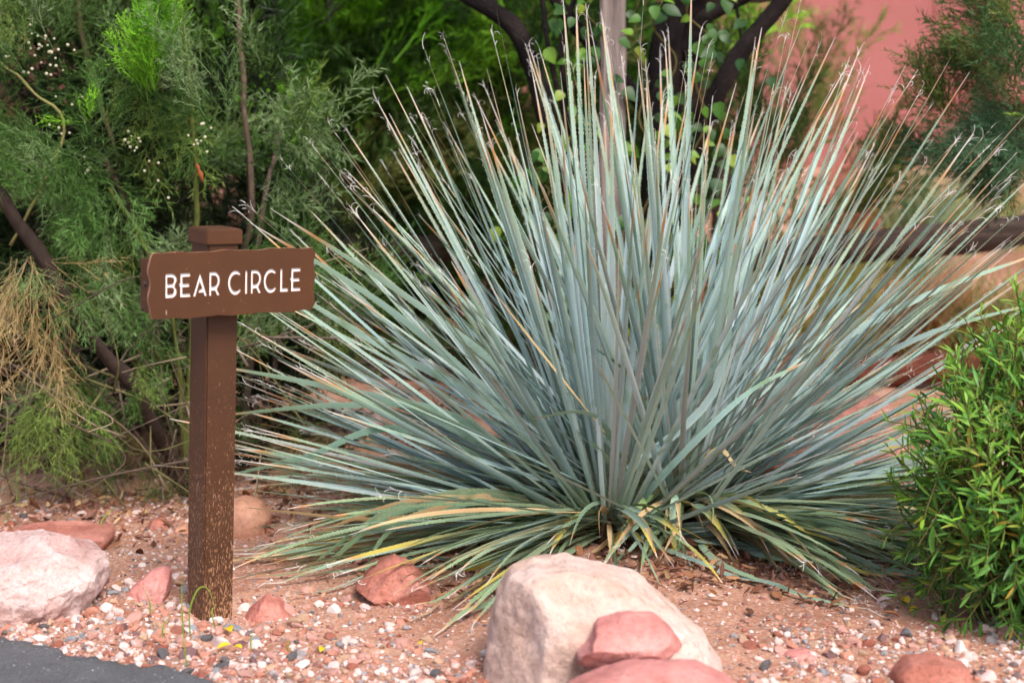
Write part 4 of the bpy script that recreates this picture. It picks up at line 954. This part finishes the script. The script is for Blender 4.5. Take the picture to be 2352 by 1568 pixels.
limb('limb', [(1640, 230, 6.65), (1700, 120, 6.8), (1690, 0, 6.9), (1700, -60, 6.9)], .008, .005, 9)
cb = Buf(); rc = np.random.RandomState(71)
for k in range(28):
    cc = np.array([rc.normal()*.7+.95, 7.3+rc.normal()*.6, 2.85+rc.normal()*.35])
    cb.tube(spline([P(1540, 0, 6.8), (P(1540, 0, 6.8)+cc)/2+rc.normal(size=3)*.1, cc], 8)-to, np.linspace(.018, .004, 8), 5, S(44, 36, 36))
    for j in range(75):
        p = cc+rc.normal(size=3)*np.array([.24, .24, .18])
        if p[2] < 1.95: continue
        V, Q, c_ = broad_leaf(.075, .05, [S(70, 110, 44), S(54, 92, 40), S(92, 132, 52)][rc.randint(3)], .2, .2, 3)
        cb.add(V@np.array(Matrix.Rotation(rc.uniform(0, 6.28), 3, 'Z') @ Matrix.Rotation(rc.normal()*.7, 3, 'X')).T+p-to, Q, None, c_)
link('crown', cb.mesh('crown', M_leaf), tree)  # crown lies out of view above the frame, added to shade the background
stake = thing('wooden_stake', 'weathered grey wooden stake standing before the dark trunks', 'post', tuple(P(1408, 1060, 6.5)))
so = np.array(stake.location); so[2] = float(gz(so[0], so[1]))-.05; stake.location = so
bm = bmesh.new(); bmesh.ops.create_cube(bm, size=1.0); bmesh.ops.scale(bm, vec=(.09, .085, 2.0), verts=bm.verts); bmesh.ops.translate(bm, vec=(0, 0, 1.0), verts=bm.verts)
bmesh.ops.bevel(bm, geom=bm.edges[:], offset=.008, segments=2, affect='EDGES'); bmesh.ops.subdivide_edges(bm, edges=[e for e in bm.edges if abs(e.verts[0].co.z-e.verts[1].co.z) > 1], cuts=30)
for v in bm.verts: v.co.x += .004*math.sin(v.co.z*5)+.002*math.sin(v.co.z*23+v.co.y*50); v.co.y += .003*math.sin(v.co.z*17)
st_o = link('shaft', bm_mesh(bm, 'shaft', M_stake), stake); stake.rotation_euler = (0, math.radians(-.6), 0)

vine = thing('climbing_vine', 'green broad-leaved vine climbing the dark trunks and the grey stake', 'vine', tuple(P(1490, 1040, 6.5)))
vo = np.array(vine.location); rv = np.random.RandomState(21)
VL = [S(58, 96, 38), S(76, 120, 44), S(46, 80, 36), S(104, 142, 44), S(66, 106, 50), S(84, 130, 40), S(50, 86, 44), S(130, 152, 48)]
vmesh = []
for k in range(12):
    V, Q, c = broad_leaf(1, .82, VL[k % 8]*rv.uniform(.8, 1.05), .22, .2, 6, True); vmesh.append(mk_mesh('vine_leaf', V, [Q], c, True, [M_leaf]))
def orient(o, p, d, nup, sc_):
    y = Vector(nrm(d)); z = Vector(nrm(nup)); x = y.cross(z)
    if x.length < 1e-3: x = Vector((1, 0, 0))
    x.normalize(); z = x.cross(y)
    o.matrix_local = Matrix(((x.x*sc_, y.x*sc_, z.x*sc_, p[0]), (x.y*sc_, y.y*sc_, z.y*sc_, p[1]), (x.z*sc_, y.z*sc_, z.z*sc_, p[2]), (0, 0, 0, 1)))
vst = Buf()
vpaths = [[(1490, 1040, 6.55), (1470, 700, 6.55), (1500, 400, 6.5), (1470, 180, 6.55), (1450, -40, 6.55)], [(1500, 1040, 6.6), (1560, 600, 6.6), (1600, 300, 6.55), (1620, 100, 6.5), (1560, -30, 6.5)],
          [(1480, 1040, 6.55), (1360, 560, 6.5), (1300, 300, 6.5), (1380, 100, 6.5), (1330, -40, 6.5)], [(1500, 1000, 6.6), (1520, 500, 6.55), (1540, 200, 6.5), (1500, -30, 6.5)],
          [(1520, 900, 6.6), (1620, 560, 6.6), (1650, 380, 6.55), (1690, 220, 6.5)], [(1460, 1000, 6.5), (1260, 560, 6.5), (1250, 350, 6.5)]]
cnt = 0
for vp in vpaths:
    pts = spline([P(*q) for q in vp], 40); pts[:, 0] += .03*np.sin(np.arange(40)*.7); vst.tube(pts-vo, np.linspace(.006, .003, 40), 6, S(92, 84, 48))
    for k in range(44):
        if cnt >= 290: break
        t = rv.uniform(.1, 1)*39; i = int(t); p = pts[min(i, 39)]+rv.normal(size=3)*np.array([.07, .05, .06]); p[1] -= .03
        o = link('leaf', vmesh[rv.randint(12)], vine); cnt += 1
        d = np.array([rv.normal()*.8, -.3+rv.normal()*.3, -.7+rv.normal()*.5]); orient(o, p-vo, d, np.array([rv.normal()*.4, -.8, .7]), rv.uniform(.034, .066))
link('stem', vst.mesh('stem', M_twig), vine)

# ------------------------------------------------------------------ background grasses
def grass_clump(name, label, px, py, Y, n, h, spread, cols, w=.006, lean=.5, seed=0, group=None, cat='grass clump', loc_ground=True):
    r = np.random.RandomState(seed); b0 = P(px, py, Y); b0[2] = float(gz(b0[0], b0[1])); root = thing(name, label, cat, tuple(b0), group); bf = Buf()
    for k in range(n):
        az = r.uniform(0, 6.28); l = abs(r.normal())*lean; K = 7; s = np.linspace(0, 1, K); L = h*r.uniform(.6, 1.1); d = np.array([math.cos(az)*l, math.sin(az)*l, 1.0])
        pts = np.array([r.normal()*spread, r.normal()*spread, 0])+nrm(d)[None]*(s*L)[:, None]+np.array([math.cos(az), math.sin(az), -.5])[None]*(r.uniform(.05, .35)*L*s**2.2)[:, None]
        ww = w*np.interp(s, [0, .5, 1], [1, .8, .1]); sdv = nrm(np.cross(nrm(np.gradient(pts, axis=0)), nrm(r.normal(size=3))[None])); V = np.stack([pts-sdv*ww[:, None]/2, pts+sdv*ww[:, None]/2], 1).reshape(-1, 3); i = (np.arange(K-1)*2)[:, None]
        bf.add(V, np.hstack([i, i+1, i+3, i+2]), None, cols[r.randint(len(cols))]*r.uniform(.8, 1.15))
    o = link('blades', bf.mesh('blades', M_grass, False), root); o['kind'] = 'stuff'; return root
TAN = [S(176, 130, 92), S(150, 100, 70), S(200, 164, 120), S(120, 78, 58)]; YG = [S(164, 164, 88), S(140, 146, 70), S(186, 178, 112)]
grass_clump('bunch_grass', 'tan dry bunch grass hanging below the upper rail', 2140, 740, 8.7, 520, .50, .09, TAN, .010, .35, 1)
grass_clump('bunch_grass', 'yellow-green grass clump between the rails beside the tan bunch grass', 1930, 770, 8.9, 260, .55, .12, YG, .007, .5, 2)
grass_clump('bunch_grass', 'pale green grass under the upper rail near the frame edge', 2300, 740, 8.8, 620, .55, .22, YG+GG+TAN, .008, .5, 3)
grass_clump('spiky_yucca', 'blurred grey-green spiky clump below the pink wall', 2090, 520, 10.4, 260, .85, .06, [S(130, 150, 116), S(110, 134, 98), S(150, 164, 130)], .016, .75, 4, None, 'plant')
grass_clump('bunch_grass', 'olive grass in front of the pink wall base', 2250, 430, 11.0, 300, .6, .2, YG+GG, .010, .5, 5)
grass_clump('bunch_grass', 'olive grass behind the right-hand blades above the upper rail', 1900, 560, 9.9, 300, .6, .2, YG+GY, .008, .5, 6)
grass_clump('bunch_grass', 'thin straw grass behind the lower rail', 2060, 800, 8.6, 180, .30, .14, TAN+YG, .005, .6, 7)

# ------------------------------------------------------------------ bright green bush on the right
bush = thing('green_bush', 'rounded bright green bush with narrow leaves at the frame edge', 'bush', (0, 0, 0))
rb = np.random.RandomState(31); bc = P(2410, 1115, 4.47); bo = np.array([bc[0], bc[1]+.08, float(gz(bc[0], bc[1]))]); bush.location = bo
BL = [S(138, 194, 66), S(122, 178, 56), S(152, 202, 84), S(100, 156, 56), S(80, 132, 56), S(108, 164, 66), S(168, 206, 96), S(66, 112, 50), S(142, 186, 62), S(112, 168, 80), S(178, 192, 84), S(196, 172, 70)]
blm = []
for k, c in enumerate(BL):
    V, Q, cc = broad_leaf(1, .12+.04*(k % 3), c*.80, .3, .10+.05*(k % 4), 5); blm.append((mk_mesh('leaf', V, [Q], cc, True, [M_leaf]), V, Q, cc))
cand = []; stm = Buf()
for k in range(680):
    u = rb.uniform(-.75, 1); az = rb.uniform(0, 6.28); ce = math.sqrt(1-u*u); ce = max(ce, .86) if u < 0 else ce; d = np.array([ce*math.cos(az), ce*math.sin(az), u])
    rad = np.array([.385, .34, .475])*(1+.10*float(vnoise(d[0]*2.2, d[1]*2.2, d[2]*2.2, 5)))*rb.uniform(.72, 1.10); tip = bc+d*rad
    if tip[2] < bo[2]+.02: tip[2] = bo[2]+.02+rb.uniform(0, .04)
    dr = nrm(d*np.array([.8, .8, .5])+np.array([0, 0, .75 if u > -.05 else -.3])+rb.normal(size=3)*.22); start = tip-dr*rb.uniform(.12, .2)
    mid = bo+(start-bo)*.5+rb.normal(size=3)*.03; stm.tube(spline([bo+rb.normal(size=3)*np.array([.05, .05, 0]), mid, start, tip], 9)-bo, np.linspace(.005, .0015, 9), 5, S(96, 92, 52))
    top = u > .15
    for j in range(13):
        t = rb.uniform(0, 1)**.8; p = start+(tip-start)*t; a = j*2.4+rb.uniform(-.3, .3); e1 = nrm(np.cross(dr, [.3, .2, 1])); e2 = np.cross(dr, e1)
        out = e1*math.cos(a)+e2*math.sin(a); ld = nrm(dr*(1.0 if t > .6 else .55)+out*.8); L = rb.uniform(.028, .062)*(1-.25*(t > .85))
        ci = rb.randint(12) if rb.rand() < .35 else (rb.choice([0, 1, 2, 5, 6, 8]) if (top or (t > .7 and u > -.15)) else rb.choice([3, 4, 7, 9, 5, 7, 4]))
        cand.append((p, ld, np.cross(np.cross(ld, out+np.array([0, 0, .3])), ld)*-1+np.array([0, -.2, .6]), L, ci))
for k in range(2200):
    u = rb.uniform(-.97, .9); az = rb.uniform(0, 6.28); ce = math.sqrt(1-u*u); d = np.array([ce*math.cos(az), ce*math.sin(az), u]); p = bc+d*np.array([.36, .33, .44])*rb.uniform(.6, 1.0)
    if p[2] < bo[2]+.015: continue
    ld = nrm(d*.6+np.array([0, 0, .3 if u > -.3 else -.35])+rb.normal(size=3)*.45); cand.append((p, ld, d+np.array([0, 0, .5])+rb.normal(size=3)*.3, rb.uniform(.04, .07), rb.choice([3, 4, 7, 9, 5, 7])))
link('stem', stm.mesh('stem', M_twig), bush)
def vis(cn):
    x, y, f = project(cn[0]); return f+(0 if (x < PXW+20) else 5)
order = sorted(range(len(cand)), key=lambda k: vis(cand[k])); bm_ = Buf()
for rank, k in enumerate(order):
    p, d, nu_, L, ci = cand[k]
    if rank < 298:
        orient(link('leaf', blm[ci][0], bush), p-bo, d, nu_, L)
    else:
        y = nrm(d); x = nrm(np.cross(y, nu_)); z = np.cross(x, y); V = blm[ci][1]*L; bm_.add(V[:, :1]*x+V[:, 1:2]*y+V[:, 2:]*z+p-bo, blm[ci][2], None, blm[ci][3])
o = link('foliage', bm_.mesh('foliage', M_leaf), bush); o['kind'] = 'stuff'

# ------------------------------------------------------------------ gravel, pebbles, litter
PAL = [('pinkish white', S(220, 196, 190), 30), ('pink', S(198, 150, 138), 22), ('salmon', S(190, 132, 112), 13), ('brick red', S(156, 96, 80), 9), ('blue grey', S(146, 146, 150), 12),
       ('dark grey', S(98, 94, 96), 5), ('purple brown', S(122, 92, 92), 6), ('tan', S(192, 158, 132), 9), ('white', S(226, 214, 208), 9)]
pw = np.array([p[2] for p in PAL], float); pw /= pw.sum()
def pebble_proto(seed, sub):
    r = np.random.RandomState(seed); V, F = ICO[sub]; V = V.copy()
    for k in range(9):
        n_ = nrm(r.normal(size=3)); dd = r.uniform(.42, .8); ex = np.maximum(V@n_-dd, 0); V = V-ex[:, None]*n_*.95
    V = V*(1+.10*fbm(V[:, 0]*2+seed, V[:, 1]*2, V[:, 2]*2, seed, 2))[:, None]*np.array([1, r.uniform(.65, .95), r.uniform(.45, .75)]); return V, F
PB = [pebble_proto(k, 2) for k in range(14)]; PBs = [pebble_proto(50+k, 1) for k in range(10)]
rp = np.random.RandomState(41)
def density(x, y):
    px, py, f = project(np.stack([x, y, np.zeros_like(x)], -1)); rs_ = road_side(x, y)
    d = 0.06+0*x
    strip = 1.0*smooth(.58, .24, rs_)*(x < .15)
    d = np.maximum(d, strip); d = np.maximum(d, smooth(1490, 1570, py)*smooth(1120, 900, px)*.9)
    d = np.maximum(d, smooth(1410, 1480, py)*smooth(1640, 1760, px)*.6)
    d = np.maximum(d, smooth(1380, 1460, py)*smooth(2060, 2250, px)*.6)
    d = np.maximum(d, .34*smooth(1320, 1420, py)*(px < 1000)); d = np.maximum(d, .28*(px < 480)*smooth(1080, 1200, py))
    return np.where(rs_ > -.03, d, .05*(rs_ > -.35))
def scatter(n, x0, x1, y0, y1):
    x = rp.uniform(x0, x1, n); y = rp.uniform(y0, y1, n); k = rp.rand(n) < density(x, y); return x[k], y[k]
items = []
x, y = scatter(24000, -1.75, 1.8, 3.75, 6.6)
for a, b_ in zip(x, y):
    sz = min(max(rp.lognormal(math.log(.0108 if (road_side(a, b_) < .55 or a > .5) else .0085), .46), .0045), .027); items.append((a, b_, sz))
items.sort(key=lambda q: -q[2]/q[1])
def rot_rand(r, tilt=.5):
    return np.array((Matrix.Rotation(r.uniform(0, 6.28), 3, 'Z') @ Matrix.Rotation(r.normal()*tilt, 3, 'X') @ Matrix.Rotation(r.normal()*tilt, 3, 'Y')))
gb = Buf(); n_ind = 0; pmesh = {}
WHERE = lambda a, b_: 'in the gravel by the asphalt edge' if road_side(a, b_) < .5 and a < .1 else ('in the gravel before the green bush' if a > .55 else 'on the red soil of the bed')
for (a, b_, sz) in items:
    ci = rp.choice(len(PAL), p=pw); c = (PAL[ci][1]*.84+S(190, 140, 118)*.16)*rp.uniform(.8, 1.08)
    z = float(gz(a, b_))+sz*rp.uniform(-.12, .30)
    px, py, f = project(np.array([a, b_, z]))
    if n_ind < 240 and 0 < px < PXW and 900 < py < PXH-4 and rp.rand() < .9:
        key = (ci, rp.randint(14))
        if key not in pmesh: V, F = PB[key[1]]; pmesh[key] = mk_mesh('pebble', V, [F], np.tile(PAL[ci][1]*rp.uniform(.88, 1.04), (len(V), 1)), False, [M_pebble])
        o = link('pebble', pmesh[key], None, (a, b_, z)); o.scale = (sz,)*3; o.rotation_euler = (rp.normal()*.35, rp.normal()*.35, rp.uniform(0, 6.28)); n_ind += 1
        szw = 'large' if sz > .021 else ('medium' if sz > .0165 else 'small'); shp = ('angular', 'rounded', 'flat')[key[1] % 3]
        tag(o, f'{szw} {shp} {PAL[ci][0]} pebble lying {WHERE(a, b_)}', 'pebble', f'{PAL[ci][0]} pebbles {WHERE(a, b_)}')
    else:
        V, F = PB[rp.randint(14)] if sz > .011 else PBs[rp.randint(10)]; gb.add((V*sz)@rot_rand(rp).T+np.array([a, b_, z]), None, F, c)
x = rp.uniform(-1.8, 1.8, 40000); y = rp.uniform(3.8, 6.4, 40000); k = rp.rand(40000) < np.clip(density(x, y)*.8+.30, 0, 1)*(road_side(x, y) > -.02); x = x[k]; y = y[k]
gzs = gz(x, y); TV, TF = ICO[1]; TV0 = np.array([[1, 0, 0], [-1, 0, 0], [0, 1, 0], [0, -1, 0], [0, 0, 1], [0, 0, -1]], float); TF0 = np.array([[0, 2, 4], [2, 1, 4], [1, 3, 4], [3, 0, 4], [2, 0, 5], [1, 2, 5], [3, 1, 5], [0, 3, 5]])
nG = len(x); szs = np.clip(rp.lognormal(math.log(.0035), .4, nG), .0018, .008); VV = TV0[None]*(1+.35*rp.uniform(-1, 1, (nG, 6, 1)))*szs[:, None, None]*np.array([1, 1, .7]); an = rp.uniform(0, 6.28, nG)
ca, sa = np.cos(an)[:, None], np.sin(an)[:, None]; VV = np.stack([VV[..., 0]*ca-VV[..., 1]*sa, VV[..., 0]*sa+VV[..., 1]*ca, VV[..., 2]], -1)+np.stack([x, y, gzs+szs*.3], -1)[:, None]
FF = (TF0[None]+(np.arange(nG)*6)[:, None, None]).reshape(-1, 3); pc = np.array([p[1] for p in PAL])[rp.choice(len(PAL), nG, p=pw)]*rp.uniform(.75, 1.05, (nG, 1)); gb.add(VV.reshape(-1, 3), None, FF, np.repeat(pc, 6, 0))
gr = link('gravel', gb.mesh('gravel', M_pebble, False)); gr['kind'] = 'stuff'; gr['label'] = 'mixed pink, white and grey gravel scattered over the red soil'; gr['category'] = 'gravel'

lb = Buf(); LC = [S(146, 100, 72), S(112, 74, 56), S(176, 132, 96), S(90, 58, 46), S(130, 92, 80), S(196, 160, 120)]
def litter(n, cx, cy, sx, sy):
    for k in range(n):
        a, b_ = cx+rp.normal()*sx, cy+rp.normal()*sy
        if road_side(a, b_) < .1: continue
        L = rp.uniform(.012, .05); V, Q, c = broad_leaf(L, L*rp.uniform(.15, .6), LC[rp.randint(6)]*rp.uniform(.7, 1.1), rp.uniform(-.3, .6), rp.uniform(-.5, .6), 3)
        lb.add(V@rot_rand(rp, .45).T+np.array([a, b_, float(gz(a, b_))+.006+rp.uniform(0, .012)]), Q, None, c)
g0 = on_ground(1720, 1320); litter(300, g0[0], g0[1], .22, .14); g0 = on_ground(1500, 1230); litter(500, g0[0], g0[1], .34, .22); g0 = on_ground(1150, 1330); litter(240, g0[0], g0[1], .28, .12)
g0 = on_ground(330, 1170); litter(650, g0[0], g0[1], .4, .32); g0 = on_ground(700, 1120); litter(350, g0[0], g0[1], .35, .3); g0 = on_ground(2000, 1350); litter(160, g0[0], g0[1], .25, .15); litter(500, 0, 6.6, 1.4, .6)
lo_ = link('leaf_litter', lb.mesh('leaf_litter', M_litter)); lo_['kind'] = 'stuff'; lo_['label'] = 'brown dry leaf litter under the plants'; lo_['category'] = 'leaf litter'

# yellow fallen leaves
for (px, py, L, a, lab) in ((525, 1457, .045, .4, 'largest curled yellow leaf in the gravel before the sign post'), (516, 1497, .034, 2.2, 'yellow leaf on the gravel nearest the asphalt edge'), (546, 1500, .028, 1.0, 'small yellow leaf touching the one nearest the asphalt edge'),
                        (740, 1505, .028, 3.0, 'single yellow leaf on gravel right of the sign post'), (965, 1490, .026, .2, 'yellow leaf beside the small square orange stone'), (2075, 1390, .05, .3, 'yellow leaf lying where the green bush meets the soil'), (2100, 1412, .034, 2.4, 'crumpled yellow-brown leaf under the green bush')):
    p = on_ground(px, py); V, Q, c = broad_leaf(L, L*.55, S(226, 196, 44), .5, .35, 5); V[:, 1] -= L/2
    o = link('yellow_leaf', mk_mesh('yellow_leaf', V, [Q], c, True, [M_leaf]), None, (p[0], p[1], p[2]+.020)); o.rotation_euler = (.25, -.2, a); tag(o, lab, 'leaf', 'yellow fallen leaves')

# thin grass sprouts
def sprout(label, blades, col=S(136, 170, 62)):
    p0 = on_ground(blades[0][0][0], blades[0][0][1]); root = thing('grass_sprout', label, 'grass', tuple(p0), 'green grass sprouts')
    for bl in blades:
        q0 = on_ground(bl[0][0], bl[0][1]); pts = spline([q0]+[P(x, y, q0[1]) for x, y in bl[1:]], 14); s = np.linspace(0, 1, 14); w = np.interp(s, [0, .4, 1], [.0035, .004, .0006]); D = nrm(np.gradient(pts, axis=0)); sdv = nrm(np.cross(D, np.array([.2, 1, .1])))
        V = np.stack([pts-sdv*w[:, None]/2, pts-np.array([0, .001, 0]), pts+sdv*w[:, None]/2], 1).reshape(-1, 3)-p0; i = (np.arange(13)*3)[:, None]; Q = np.vstack([np.hstack([i, i+1, i+4, i+3]), np.hstack([i+1, i+2, i+5, i+4])])
        link('blade', mk_mesh('blade', V, [Q], np.tile(col, (len(V), 1))*(.8+.4*np.repeat(s, 3)[:, None]), True, [M_grass]), root)
sprout('thin arching green grass blades at the foot of the sign post', [[(422, 1470), (418, 1400), (417, 1310)], [(437, 1460), (436, 1400), (455, 1352), (478, 1352), (494, 1395)], [(494, 1440), (486, 1405), (494, 1392)], [(372, 1470), (376, 1435), (392, 1415)]])
sprout('short green grass blade before the leaning rose stone', [[(345, 1412), (343, 1380), (328, 1345)]])
sprout('curved green grass blade behind the flat red slab', [[(229, 1240), (234, 1195), (266, 1163)]], S(150, 196, 70))
sprout('tiny green grass blades in the gravel by the asphalt edge', [[(578, 1500), (576, 1470), (582, 1448)], [(662, 1500), (661, 1480), (664, 1462)], [(430, 1530), (424, 1490), (420, 1450)]])
